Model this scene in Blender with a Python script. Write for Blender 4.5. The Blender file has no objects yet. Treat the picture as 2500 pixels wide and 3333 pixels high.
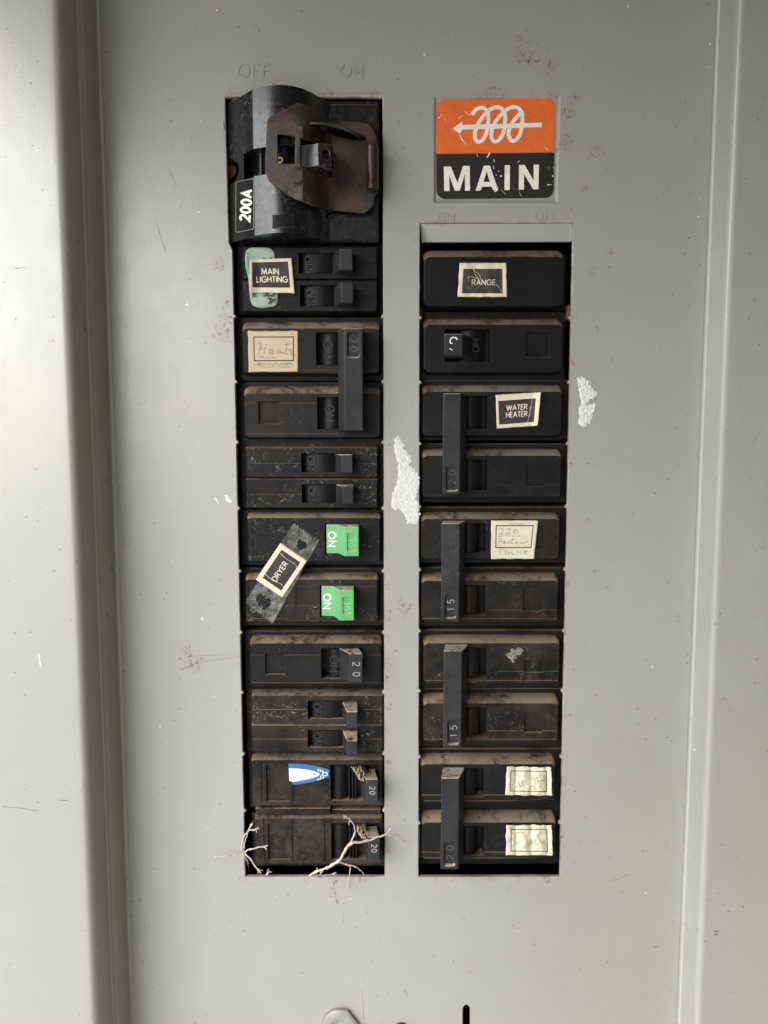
import bpy, bmesh, math, random
from mathutils import Vector, noise, geometry
from math import radians, sin, cos, pi, atan2, hypot
random.seed(7)
S = bpy.context.scene
COL = S.collection
# ------------------------------------------------------------------ camera
D = 0.310                      # eye to cover sheet, metres
FPX = 2503.0; TILT = radians(5.48)
cam_d = bpy.data.cameras.new('camera'); cam = bpy.data.objects.new('camera', cam_d); COL.objects.link(cam)
cam.location = (0, -D, 0); cam.rotation_euler = (radians(90)-TILT, 0, 0)
cam_d.sensor_fit = 'VERTICAL'; cam_d.sensor_height = 24; cam_d.lens = 24*FPX/3333
cam_d.clip_start = 0.01; cam_d.clip_end = 500
S.camera = cam
# ------------------------------------------------------------------ world, sun, exposure
SUN_EL, SUN_AZ = radians(36), radians(-36)     # azimuth measured from the view axis reversed, towards the left
W = bpy.data.worlds.new("World"); S.world = W; W.use_nodes = True
nt = W.node_tree; bg = nt.nodes['Background']
sky = nt.nodes.new('ShaderNodeTexSky'); sky.sky_type = 'NISHITA'; sky.sun_disc = False
sky.sun_elevation = SUN_EL
sky.air_density = 1.0; sky.dust_density = 1.0; sky.ozone_density = 1.0
nt.links.new(sky.outputs[0], bg.inputs[0]); bg.inputs[1].default_value = 0.10
sdir = Vector((sin(SUN_AZ)*cos(SUN_EL), -cos(SUN_AZ)*cos(SUN_EL), sin(SUN_EL)))   # towards the sun
sky.sun_rotation = atan2(sdir.x, sdir.y)
sun_d = bpy.data.lights.new('sun', 'SUN'); sun = bpy.data.objects.new('sun', sun_d); COL.objects.link(sun)
sun_d.energy = 3.4; sun_d.angle = radians(76); sun_d.color = (1, 0.982, 0.945)
sun.rotation_euler = sdir.to_track_quat('Z', 'Y').to_euler()
S.view_settings.view_transform = 'Standard'; S.view_settings.look = 'None'
S.view_settings.exposure = 0.95; S.view_settings.gamma = 1
# ------------------------------------------------------------------ mapping: photograph point on the plane h mm in front of the cover
def pt(u, v, h=0.0):
    x = (u-1250)/FPX; z = -(v-1666.5)/FPX
    d = Vector((x, cos(TILT)+z*sin(TILT), -sin(TILT)+z*cos(TILT)))
    k = (D-h*0.001)/d.y
    return Vector((d.x*k, -h*0.001, d.z*k))
MM = 0.001
# ------------------------------------------------------------------ materials
class N:
    def __init__(s, name):
        s.m = bpy.data.materials.new(name); s.m.use_nodes = True
        s.t = s.m.node_tree; s.b = s.t.nodes['Principled BSDF']
        s.pos = s.n('ShaderNodeNewGeometry')
    def n(s, typ, **k):
        x = s.t.nodes.new(typ)
        for a, b in k.items():
            if a.startswith('i'): x.inputs[int(a[1:])].default_value = b
            else: setattr(x, a, b)
        return x
    def l(s, a, b): s.t.links.new(a, b)
    def set(s, sock, val):
        if hasattr(val, 'is_output'): s.l(val, sock)
        else: sock.default_value = val
    def math(s, op, a, b=0.0, c=None, clamp=False):
        x = s.n('ShaderNodeMath', operation=op, use_clamp=clamp)
        s.set(x.inputs[0], a); s.set(x.inputs[1], b)
        if c is not None: s.set(x.inputs[2], c)
        return x.outputs[0]
    def noise(s, scale, detail=4, rough=.55, stretch=None, dist=0):
        x = s.n('ShaderNodeTexNoise'); x.inputs['Scale'].default_value = scale
        x.inputs['Detail'].default_value = detail; x.inputs['Roughness'].default_value = rough
        x.inputs['Distortion'].default_value = dist
        src = s.pos.outputs['Position']
        if stretch:
            mp = s.n('ShaderNodeMapping'); mp.inputs['Scale'].default_value = stretch; s.l(src, mp.inputs[0]); src = mp.outputs[0]
        s.l(src, x.inputs['Vector'])
        return x.outputs['Fac']
    def ramp(s, v, a, b, lo=0.0, hi=1.0):
        x = s.n('ShaderNodeMapRange'); s.set(x.inputs[0], v)
        for i, q in enumerate((a, b, lo, hi)): x.inputs[i+1].default_value = q
        return x.outputs[0]
    def mix(s, f, a, b):
        x = s.n('ShaderNodeMix', data_type='RGBA'); s.set(x.inputs[0], f)
        for i, q in ((6, a), (7, b)):
            if hasattr(q, 'is_output'): s.l(q, x.inputs[i])
            else: x.inputs[i].default_value = (*q, 1)
        return x.outputs[2]
    def color(s, c):
        if hasattr(c, 'is_output'): s.l(c, s.b.inputs['Base Color'])
        else: s.b.inputs['Base Color'].default_value = (*c, 1)
    def rough(s, r): s.set(s.b.inputs['Roughness'], r)
    def metal(s, r): s.set(s.b.inputs['Metallic'], r)
    def bump(s, v, dist, strength=1.0):
        x = s.n('ShaderNodeBump'); x.inputs['Strength'].default_value = strength; x.inputs['Distance'].default_value = dist
        s.l(v, x.inputs['Height'])
        s.l(x.outputs[0], s.b.inputs['Normal'])
    def spots(s, lst, h=0):
        acc = None
        for (u, v, r) in lst:
            p = pt(u, v, h)
            mp = s.n('ShaderNodeVectorMath', operation='DISTANCE'); s.l(s.pos.outputs['Position'], mp.inputs[0])
            mp.inputs[1].default_value = p
            q = s.ramp(mp.outputs['Value'], 0, r*0.000124, 1, 0)
            acc = q if acc is None else s.math('MAXIMUM', acc, q)
        return acc

RUST = [(725,1085,40),(738,1040,26),(712,860,28),(735,990,20),(625,2150,52),(612,2120,30),(640,2180,24),(1700,170,42),(1728,192,34),
        (1790,215,40),(1795,330,34),(1847,365,34),(1868,325,24),(1832,470,38),(1850,455,24),(1945,490,32),(1984,822,18),(1928,880,18),(1900,620,20),
        (1320,1985,34),(1305,1960,24),(1912,1700,18),(2435,665,16),(2436,633,11),(120,1765,40),(15,1122,30),(345,1955,20),(70,2630,16),
        (2244,3152,13),(2333,3040,10),(1083,2905,22),(1098,2935,14),(1260,2150,26),(1262,2300,20),(1690,130,20),(2385,1990,26),(1270,1990,10),
        (1262,1910,14),(1260,2010,16),(1262,2075,16),(1259,2210,15),(1262,2380,14),(1262,2480,18),(1868,1030,16),(1870,1180,16),(1855,1520,18),(1848,1600,16),(1842,1900,18),(1838,2060,16),(1834,2330,14),(1830,2540,18),(1826,2720,16),(1600,2860,24),(1420,2860,20),(1780,2861,26),(1000,2861,22),(1180,2862,26),(790,2860,18),(1480,2861,18),(1690,2860,20),(1090,2864,26),(760,304,26),(900,266,20),(1070,308,24),(1210,306,24),
        (1600,318,50),(1560,316,30),(1740,318,20)]
def cover_paint(name, rust_extra=0.0):
    k = N(name)
    big = k.noise(9, 4); mid = k.noise(60, 5); fine = k.noise(2600, 3, .6); peel = k.noise(900, 2)
    c = k.mix(k.ramp(big, .3, .7), (.322, .316, .298), (.350, .344, .326))
    c = k.mix(k.ramp(mid, .45, .75, 0, .35), c, (.30, .292, .265))
    c = k.mix(k.ramp(fine, .58, .80, 0, .30), c, (.17, .165, .15))
    # small dark flecks and pale chips
    v = k.n('ShaderNodeTexVoronoi'); v.inputs['Scale'].default_value = 210; k.l(k.pos.outputs['Position'], v.inputs['Vector'])
    fl = k.math('MULTIPLY', k.ramp(v.outputs['Distance'], .05, .10, 1, 0), k.ramp(k.noise(80, 3), .46, .54))
    c = k.mix(k.math('MULTIPLY', fl, .75), c, (.08, .06, .04))
    v2 = k.n('ShaderNodeTexVoronoi'); v2.inputs['Scale'].default_value = 120
    mp = k.n('ShaderNodeMapping'); mp.inputs['Location'].default_value = (3.1, 1.7, 5.2); k.l(k.pos.outputs['Position'], mp.inputs[0]); k.l(mp.outputs[0], v2.inputs['Vector'])
    fw = k.math('MULTIPLY', k.ramp(v2.outputs['Distance'], .035, .06, 1, 0), k.ramp(k.noise(45, 3, stretch=(1, 1, 1.3)), .53, .60))
    c = k.mix(fw, c, (.75, .74, .70))
    # hair scratches
    sc = k.ramp(k.noise(1300, 2, stretch=(.14, 1, 1), dist=.4), .735, .77)
    c = k.mix(k.math('MULTIPLY', sc, .35), c, (.6, .6, .57))
    st = k.noise(620, 5, .75, stretch=(1, 1, .7)); sp = k.math('POWER', k.spots(RUST), .6)
    film = k.math('MULTIPLY', k.ramp(k.math('ADD', k.math('MULTIPLY', sp, .55), k.math('MULTIPLY', k.noise(260, 4, .6), .8)), .70, .84), .20)
    film = k.math('MULTIPLY', film, k.ramp(sp, .05, .3))
    c = k.mix(film, c, (.23, .19, .12))
    m = k.math('MULTIPLY', k.ramp(sp, .1, .6), k.ramp(st, .535, .60))
    if rust_extra: m = k.math('MAXIMUM', m, k.math('MULTIPLY', k.ramp(k.math('ADD', k.math('MULTIPLY', k.noise(220, 5, .7), .6), k.math('MULTIPLY', k.noise(24, 2), .5)), .46, .60), rust_extra))
    rc = k.mix(k.noise(1500, 3), (.075, .045, .022), (.20, .125, .062))
    c = k.mix(k.math('MULTIPLY', m, .8), c, rc)
    k.color(c)
    k.rough(k.math('ADD', k.ramp(mid, .3, .7, .27, .34), k.math('MULTIPLY', m, .4)))
    k.b.inputs['Specular IOR Level'].default_value = 1.0
    k.bump(k.math('ADD', k.math('MULTIPLY', peel, .5), k.math('MULTIPLY', fine, .3)), .00012, .55)
    return k.m
M = {}
M['paint'] = cover_paint('grey_enamel')
M['edge'] = cover_paint('grey_enamel_rusty_edge', .75)

def plastic(name, base, base2=None, rough=.38, dustc=(.17, .125, .085), dustc2=(.29, .225, .16), spec=.2):
    """object colour drives it: r = settled dust on upward faces, g = speckled grime, b = old glue marks"""
    k = N(name)
    oi = k.n('ShaderNodeObjectInfo'); sp = k.n('ShaderNodeSeparateColor'); k.l(oi.outputs['Color'], sp.inputs[0])
    nz = k.n('ShaderNodeSeparateXYZ'); k.l(k.pos.outputs['Normal'], nz.inputs[0])
    up = k.ramp(nz.outputs['Z'], .12, .55)
    n1 = k.noise(420, 5, .65); n2 = k.noise(2300, 4, .65); n3 = k.noise(90, 3)
    d1 = k.math('MULTIPLY', up, k.ramp(k.math('ADD', n3, k.math('MULTIPLY', n1, .8)), .64, .92, .12, 1.0))
    d1 = k.math('MULTIPLY', d1, sp.outputs['Red'], clamp=True)
    thr = k.math('SUBTRACT', .88, k.math('MULTIPLY', sp.outputs['Green'], .36))
    sv = k.math('ADD', k.math('MULTIPLY', n2, .62), k.math('MULTIPLY', n1, .5))
    d2 = k.math('MULTIPLY', k.math('SUBTRACT', sv, thr), 6.5, clamp=True)
    film = k.math('MULTIPLY', k.ramp(k.math('ADD', k.noise(55, 4, .6), k.math('MULTIPLY', n1, .35)), .55, .85), k.math('MULTIPLY', k.math('POWER', sp.outputs['Green'], 2.0), .34))
    d2 = k.math('MAXIMUM', k.math('MULTIPLY', d2, .38), film)
    g1 = k.noise(520, 6, .75, dist=1.2)
    g = k.math('MULTIPLY', k.ramp(g1, .565, .64), k.math('MULTIPLY', k.ramp(k.noise(75, 2), .46, .56), sp.outputs['Blue']))
    bc = k.mix(k.ramp(n3, .35, .7), base, base2 or tuple(min(1, q*1.5+.003) for q in base))
    bc = k.mix(k.math('MULTIPLY', g, .75), bc, (.24, .24, .23))
    dc = k.mix(n2, dustc, dustc2)
    dm = k.math('MAXIMUM', d1, d2)
    k.color(k.mix(dm, bc, dc))
    k.rough(k.math('ADD', k.ramp(n1, .3, .7, rough-.06, rough+.1), k.math('MULTIPLY', dm, .5), clamp=True))
    k.b.inputs['Specular IOR Level'].default_value = spec
    k.bump(k.math('ADD', k.math('MULTIPLY', n2, .35), k.math('MULTIPLY', dm, .8)), .00015, .6)
    return k.m
M['black'] = plastic('black_phenolic', (.004, .004, .0044), (.0075, .0076, .0085), .46)
M['grip'] = plastic('charcoal_moulded_plastic', (.0205, .0213, .0235), (.032, .0333, .0365), .42, (.40, .33, .26), (.55, .48, .40))
M['gloss'] = plastic('glossy_black_bakelite', (.007, .007, .008), (.012, .012, .0135), .21, (.11, .085, .05), (.20, .16, .10), spec=.6)
M['green'] = plastic('green_plastic', (.115, .37, .14), (.14, .43, .17), .36, (.45, .36, .26), (.60, .50, .42))
def simple(name, c, rough=.6, metal=0, ns=900, amp=.25, bump=0, c2=None):
    k = N(name); nn = k.noise(ns, 4, .6)
    k.color(k.mix(nn, tuple(q*(1-amp) for q in c), c2 or tuple(min(1, q*(1+amp)) for q in c)))
    k.rough(rough); k.metal(metal)
    if bump: k.bump(nn, bump)
    return k.m
M['dark'] = simple('dark_interior', (.006, .0055, .005), .8)
M['grime'] = simple('grimy_lip_paint', (.15, .125, .085), .8, ns=260, amp=.6)
M['scratch'] = simple('dark_scratch', (.15, .12, .09), .7, ns=900, amp=.5)
M['pale_chip'] = simple('pale_chip', (.70, .69, .64), .6)
M['white'] = simple('white_print', (.78, .77, .72), .55, amp=.12)
M['pale'] = simple('dusty_moulded_figure', (.085, .082, .074), .6, amp=.25)
M['figure'] = simple('worn_pale_figure', (.34, .33, .29), .6, amp=.3)
M['moulded'] = simple('dark_moulded_letter', (.028, .028, .030), .42)
M['greenmould'] = simple('green_moulded_figure', (.24, .56, .27), .4)
M['greendeep'] = simple('green_recess', (.02, .20, .055), .5)
M['gold'] = simple('yellow_print', (.75, .58, .22), .5)
M['brown'] = simple('rusty_clip_metal', (.13, .06, .025), .8, ns=500, amp=.5)
M['pencil'] = simple('pencil_line', (.27, .25, .20), .7, ns=1800, amp=.5)
M['zinc'] = simple('dull_zinc', (.42, .41, .38), .42, .8, ns=700, amp=.2, bump=.00005)
M['steel'] = simple('dark_screw_steel', (.12, .11, .11), .4, .9, ns=700, amp=.3)
M['greenwire'] = simple('green_insulation', (.02, .16, .06), .4)
M['outline'] = simple('pale_moulded_outline', (.20, .20, .19), .5, amp=.4)
def paper(name, c1, c2, stain, amt=.5):
    k = N(name); a = k.noise(160, 5, .6); b = k.noise(1400, 5, .7); c = k.mix(a, c1, c2)
    c = k.mix(k.ramp(b, .60, .72, 0, amt), c, stain)
    k.color(c); k.rough(.62); k.bump(k.noise(1000, 3), .00008, .5); return k.m
M['cream'] = paper('aged_cream_paper', (.62, .54, .39), (.74, .68, .54), (.32, .23, .12))
M['tan'] = paper('yellowed_paper', (.44, .33, .19), (.66, .55, .38), (.24, .17, .09), .8)
M['ivory'] = paper('crumpled_ivory_paper', (.55, .49, .34), (.72, .68, .55), (.30, .23, .12), .5)
M['mint'] = paper('faded_green_foil', (.27, .36, .28), (.36, .44, .36), (.14, .16, .11), .4)
M['ink'] = paper('black_label_print', (.018, .016, .013), (.032, .028, .023), (.20, .18, .14), .55)
M['creaseg'] = simple('grey_crease', (.16, .155, .14), .6, amp=.5)
M['inkworn'] = paper('worn_black_label_print', (.02, .018, .015), (.045, .04, .033), (.24, .21, .16), .95)
M['inkline'] = paper('label_rule_print', (.022, .018, .014), (.035, .03, .025), (.10, .08, .05), .4)
def sticker_mat(name, c, amt, chip):
    k = N(name); a = k.noise(240, 5, .65); b = k.noise(1700, 4, .7)
    cc = k.mix(k.ramp(a, .35, .7), tuple(q*.9 for q in c), tuple(min(1, q*1.08) for q in c))
    cc = k.mix(k.ramp(b, .60, .70, 0, amt), cc, tuple(q*.45+.02 for q in c))
    ch = k.ramp(k.noise(330, 5, .7, stretch=(1, 1, .45), dist=1.5), .685, .70)
    cc = k.mix(k.math('MULTIPLY', ch, chip), cc, (.62, .58, .50))
    k.color(cc); k.rough(.48); k.bump(b, .00006, .4); return k.m
M['orange'] = sticker_mat('orange_enamel_print', (.78, .145, .022), .35, .85)
M['sblack'] = sticker_mat('black_enamel_print', (.014, .013, .012), .15, .75)
M['swhite'] = sticker_mat('white_enamel_print', (.82, .79, .71), .4, .3)
M['blue'] = sticker_mat('blue_print', (.04, .14, .34), .25, .2)
def rusty():
    k = N('rusty_steel'); a = k.noise(130, 5, .65); b = k.noise(900, 5, .7)
    sx = k.math('ADD', a, k.math('MULTIPLY', b, .45))
    c = k.mix(k.ramp(sx, .70, .90), (.026, .0235, .0215), (.082, .038, .023))
    c = k.mix(k.ramp(k.noise(2000, 3), .5, .8, 0, .5), c, (.075, .062, .052))
    k.color(c); k.rough(k.ramp(sx, .5, .9, .34, .7)); k.metal(k.ramp(sx, .5, .8, .45, .05)); k.bump(b, .0002, .5)
    return k.m
M['rust'] = rusty()
M['rustroll'] = simple('brown_rusted_tube', (.040, .024, .021), .35, .3, ns=500, amp=.45, bump=.0001)
def tape():
    k = N('clear_tape'); a = k.noise(300, 5, .7)
    k.color((.62, .61, .58)); k.rough(.13); k.set(k.b.inputs['Alpha'], k.ramp(a, .38, .75, .05, .42)); k.bump(a, .0004, .7); return k.m
M['tape'] = tape()
def twig():
    k = N('dry_twig_bark'); a = k.noise(900, 5, .7, stretch=(1, 1, .5))
    k.color(k.mix(k.ramp(a, .3, .75), (.34, .27, .20), (.74, .68, .58))); k.rough(.8); k.bump(a, .0003, .7); return k.m
M['twig'] = twig()
def fibre(name, c1, c2):
    k = N(name); a = k.noise(1500, 6, .8, stretch=(1, 1, .6), dist=1.5)
    k.color(k.mix(k.ramp(a, .35, .62), c1, c2)); k.rough(.85); k.bump(a, .0004, .5); return k.m
M['fibre'] = fibre('torn_white_paper_fibre', (.50, .49, .47), (.84, .84, .82))
M['fluff'] = fibre('grey_fluff', (.12, .115, .09), (.30, .30, .26))
M['dirt'] = fibre('packed_dust', (.28, .21, .14), (.50, .40, .30))
# ------------------------------------------------------------------ object helpers
def link(name, me, mat=None, parent=None, color=None, smooth=35):
    o = bpy.data.objects.new(name, me); COL.objects.link(o)
    if mat is not None:
        for m in (mat if isinstance(mat, (list, tuple)) else [mat]): me.materials.append(m)
    if parent: o.parent = parent; o.matrix_parent_inverse = parent.matrix_world.inverted()
    o.color = (*(color or DUST), 1)
    if smooth:
        for p in me.polygons: p.use_smooth = True
        me.set_sharp_from_angle(angle=radians(smooth))
    return o
DUST = (0, 0, 0)
def bmo(name, bm, mat, parent=None, color=None, smooth=35, bevel=0, seg=2, recalc=True):
    if recalc: bmesh.ops.recalc_face_normals(bm, faces=bm.faces)
    me = bpy.data.meshes.new(name); bm.to_mesh(me); bm.free()
    o = link(name, me, mat, parent, color, smooth)
    if bevel:
        md = o.modifiers.new('bevel', 'BEVEL'); md.width = bevel*MM; md.segments = seg; md.limit_method = 'ANGLE'; md.angle_limit = radians(38)
    return o
ALLROOTS = []
def thing(name, label, cat, loc, group=None):
    o = bpy.data.objects.new(name, None); COL.objects.link(o); o.location = loc
    o.empty_display_size = .01
    bpy.context.view_layer.update()
    o['label'] = label; o['category'] = cat
    if group: o['group'] = group
    ALLROOTS.append(o); return o
def tag(o, label, cat, group=None):
    o['label'] = label; o['category'] = cat
    if group: o['group'] = group
    return o
def box(bm, x0, x1, z0, z1, h0, h1):
    vs = [bm.verts.new((x, -h*MM, z)) for h in (h0, h1) for z in (z0, z1) for x in (x0, x1)]
    for f in ((0, 1, 3, 2), (4, 6, 7, 5), (0, 4, 5, 1), (2, 3, 7, 6), (0, 2, 6, 4), (1, 5, 7, 3)):
        bm.faces.new([vs[i] for i in f])
def pbox(bm, u0, u1, v0, v1, h0, h1, href=None):
    r = h1 if href is None else href
    a = pt(u0, (v0+v1)/2, r); b = pt(u1, (v0+v1)/2, r)
    box(bm, a.x, b.x, pt(u0, v1, r).z, pt(u0, v0, r).z, h0, h1)
def prism(bm, prof, vref, v0, v1, href, taper=0):
    """profile of (u, h) extruded up and down; v0 top, v1 bottom, both seen at height href"""
    zt = pt(1250, v0, href).z; zb = pt(1250, v1, href).z
    rings = []
    for z in (zt, zb):
        rings.append([bm.verts.new((pt(u, vref, h).x, -h*MM, z)) for (u, h) in prof])
    bm.faces.new(rings[0]); bm.faces.new(rings[1][::-1])
    n = len(prof)
    for i in range(n): bm.faces.new((rings[0][i], rings[0][(i+1) % n], rings[1][(i+1) % n], rings[1][i]))
def rrect(x0, x1, z0, z1, r, n=5):
    out = []
    for (cx, cz, a0) in ((x1-r, z1-r, 0), (x0+r, z1-r, 90), (x0+r, z0+r, 180), (x1-r, z0+r, 270)):
        for i in range(n+1):
            a = radians(a0+90*i/n); out.append((cx+r*cos(a), cz+r*sin(a)))
    return out
def loft(bm, loops, cap0=True, cap1=True):
    R = [[bm.verts.new((x, -h*MM, z)) for (x, z) in lp] for (lp, h) in loops]
    n = len(R[0])
    for a, b in zip(R, R[1:]):
        for i in range(n): bm.faces.new((a[i], a[(i+1) % n], b[(i+1) % n], b[i]))
    if cap0: bm.faces.new(R[0][::-1])
    if cap1: bm.faces.new(R[-1])
    return R
def cut(bm_body, bm_cut):
    """body minus cutters -> bmesh"""
    bmesh.ops.recalc_face_normals(bm_body, faces=bm_body.faces); bmesh.ops.recalc_face_normals(bm_cut, faces=bm_cut.faces)
    ma = bpy.data.meshes.new('a'); bm_body.to_mesh(ma); mb = bpy.data.meshes.new('b'); bm_cut.to_mesh(mb)
    for m_ in (ma, mb): m_.transform(__import__('mathutils').Matrix.Scale(1000, 4))
    oa = bpy.data.objects.new('a', ma); ob = bpy.data.objects.new('b', mb); COL.objects.link(oa); COL.objects.link(ob)
    md = oa.modifiers.new('x', 'BOOLEAN'); md.operation = 'DIFFERENCE'; md.solver = 'EXACT'; md.object = ob; md.use_self = True
    dg = bpy.context.evaluated_depsgraph_get()
    me = bpy.data.meshes.new_from_object(oa.evaluated_get(dg))
    me.transform(__import__('mathutils').Matrix.Scale(.001, 4))
    r = bmesh.new(); r.from_mesh(me)
    bpy.data.objects.remove(oa); bpy.data.objects.remove(ob)
    for m_ in (ma, mb, me): bpy.data.meshes.remove(m_)
    bm_body.free(); bm_cut.free()
    return r
# ---- strokes -------------------------------------------------------
def arc(cx, cy, rx, ry, a0, a1, n=10):
    return [(cx+rx*cos(radians(a0+(a1-a0)*i/n)), cy+ry*sin(radians(a0+(a1-a0)*i/n))) for i in range(n+1)]
G = {
 'A': (.78, [[(0, 0), (.39, 1), (.78, 0)], [(.15, .33), (.63, .33)]]),
 'C': (.8, [arc(.5, .5, .48, .5, 50, 310, 16)]),
 'D': (.72, [[(0, 0), (0, 1), (.25, 1)]+arc(.25, .5, .47, .5, 80, -80, 12)+[(.25, 0), (0, 0)]]),
 'E': (.5, [[(.5, 1), (0, 1), (0, 0), (.5, 0)], [(0, .52), (.44, .52)]]),
 'F': (.5, [[(.5, 1), (0, 1), (0, 0)], [(0, .52), (.42, .52)]]),
 'G': (.88, [arc(.47, .5, .46, .5, 45, 330, 16)+[(.88, .46), (.5, .46)]]),
 'H': (.66, [[(0, 0), (0, 1)], [(.66, 0), (.66, 1)], [(0, .52), (.66, .52)]]),
 'I': (.0, [[(0, 0), (0, 1)]]),
 'L': (.46, [[(0, 1), (0, 0), (.46, 0)]]),
 'M': (.9, [[(0, 0), (.1, 1), (.45, .15), (.8, 1), (.9, 0)]]),
 'N': (.68, [[(0, 0), (0, 1), (.68, 0), (.68, 1)]]),
 'O': (.86, [arc(.43, .5, .43, .5, 90, 450, 22)]),
 'R': (.58, [[(0, 0), (0, 1), (.25, 1)]+arc(.27, .74, .26, .26, 80, -80, 8)+[(.25, .48), (0, .48)], [(.27, .48), (.58, 0)]]),
 'S': (.5, [arc(.25, .75, .22, .25, 30, 250, 8)+arc(.25, .26, .24, .26, 90, -150, 8)]),
 'T': (.56, [[(0, 1), (.56, 1)], [(.28, 1), (.28, 0)]]),
 'U': (.6, [[(0, 1), (0, .3)]+arc(.3, .3, .3, .3, 180, 360, 8)+[(.6, 1)]]),
 'W': (1.1, [[(0, 1), (.27, 0), (.55, .95), (.83, 0), (1.1, 1)]]),
 'Y': (.66, [[(0, 1), (.33, .48), (.66, 1)], [(.33, .48), (.33, 0)]]),
 '0': (.56, [arc(.28, .5, .28, .5, 90, 450, 20)]),
 '1': (.2, [[(.0, .82), (.16, 1), (.16, 0)]]),
 '2': (.56, [arc(.28, .72, .27, .28, 165, -35, 10)+[(.02, 0), (.58, 0)]]),
 '3': (.55, [arc(.26, .75, .25, .25, 150, -80, 9), arc(.26, .26, .28, .26, 85, -150, 9)]),
 '5': (.55, [[(.5, 1), (.1, 1), (.05, .56)]+arc(.26, .32, .28, .32, 110, -150, 10)]),
 ' ': (.3, []),
}
def text(s, H, sp=.22):
    out = []; x = 0
    for ch in s:
        w, st = G[ch]
        for l in st: out.append([((x+a)*H, b*H) for a, b in l])
        x += w+sp
    W_ = (x-sp)*H
    return [[(a-W_/2, b-H/2) for a, b in l] for l in out], W_
def resample(p, step):
    out = [p[0]]
    for a, b in zip(p, p[1:]):
        n = max(1, int(hypot(b[0]-a[0], b[1]-a[1])/step))
        for i in range(1, n+1): out.append((a[0]+(b[0]-a[0])*i/n, a[1]+(b[1]-a[1])*i/n))
    return out
def ribbon(bm, p, w, F, lift=.05, thick=.05, step=None, jit=0):
    if step: p = resample(p, step)
    closed = len(p) > 3 and hypot(p[0][0]-p[-1][0], p[0][1]-p[-1][1]) < 1e-6
    n = len(p); rows = []
    for i in range(n):
        a = p[i-1] if i else (p[-2] if closed else None); b = p[i+1] if i < n-1 else (p[1] if closed else None); c = p[i]
        d1 = (c[0]-a[0], c[1]-a[1]) if a else None; d2 = (b[0]-c[0], b[1]-c[1]) if b else None
        d1 = d1 or d2; d2 = d2 or d1
        l1 = hypot(*d1) or 1; l2 = hypot(*d2) or 1
        n1 = (-d1[1]/l1, d1[0]/l1); n2 = (-d2[1]/l2, d2[0]/l2)
        m = (n1[0]+n2[0], n1[1]+n2[1]); lm = hypot(*m) or 1; m = (m[0]/lm, m[1]/lm)
        k = min(2.2, 1/max(.25, m[0]*n1[0]+m[1]*n1[1])); hw = w/2*k*(1+random.uniform(-jit, jit))
        L = (c[0]+m[0]*hw, c[1]+m[1]*hw); R = (c[0]-m[0]*hw, c[1]-m[1]*hw)
        lf = lift+.022*i/n
        rows.append([bm.verts.new(F(*L, lf-thick)), bm.verts.new(F(*L, lf)), bm.verts.new(F(*R, lf)), bm.verts.new(F(*R, lf-thick))])
    for a, b in zip(rows, rows[1:]):
        for i in range(3): bm.faces.new((a[i], a[i+1], b[i+1], b[i]))
    for r in (rows[0], rows[-1]): bm.faces.new(r)
def lettering(name, s, cu, cv, H, ang, wpx, h, mat, parent, sp=.22, lift=.12, thick=.3, sx=1.0, F=None, frame=None, color=None):
    """ang: degrees counter-clockwise in the picture. h: surface height in mm"""
    st, W_ = text(s, H, sp); bm = bmesh.new(); ca, sa = cos(radians(ang)), sin(radians(ang))
    for i, l in enumerate(st):
        q = []
        for a, b in l:
            a *= sx; q.append((cu+a*ca-b*sa, -(a*sa+b*ca)+cv))
        FF = F or (lambda u, v, L: pt(u, v, (h(u, v) if callable(h) else h)+L))
        ribbon(bm, q, wpx, FF, lift+.006*i, thick)
    return bmo(name, bm, mat, parent, smooth=30, color=color)
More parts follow.
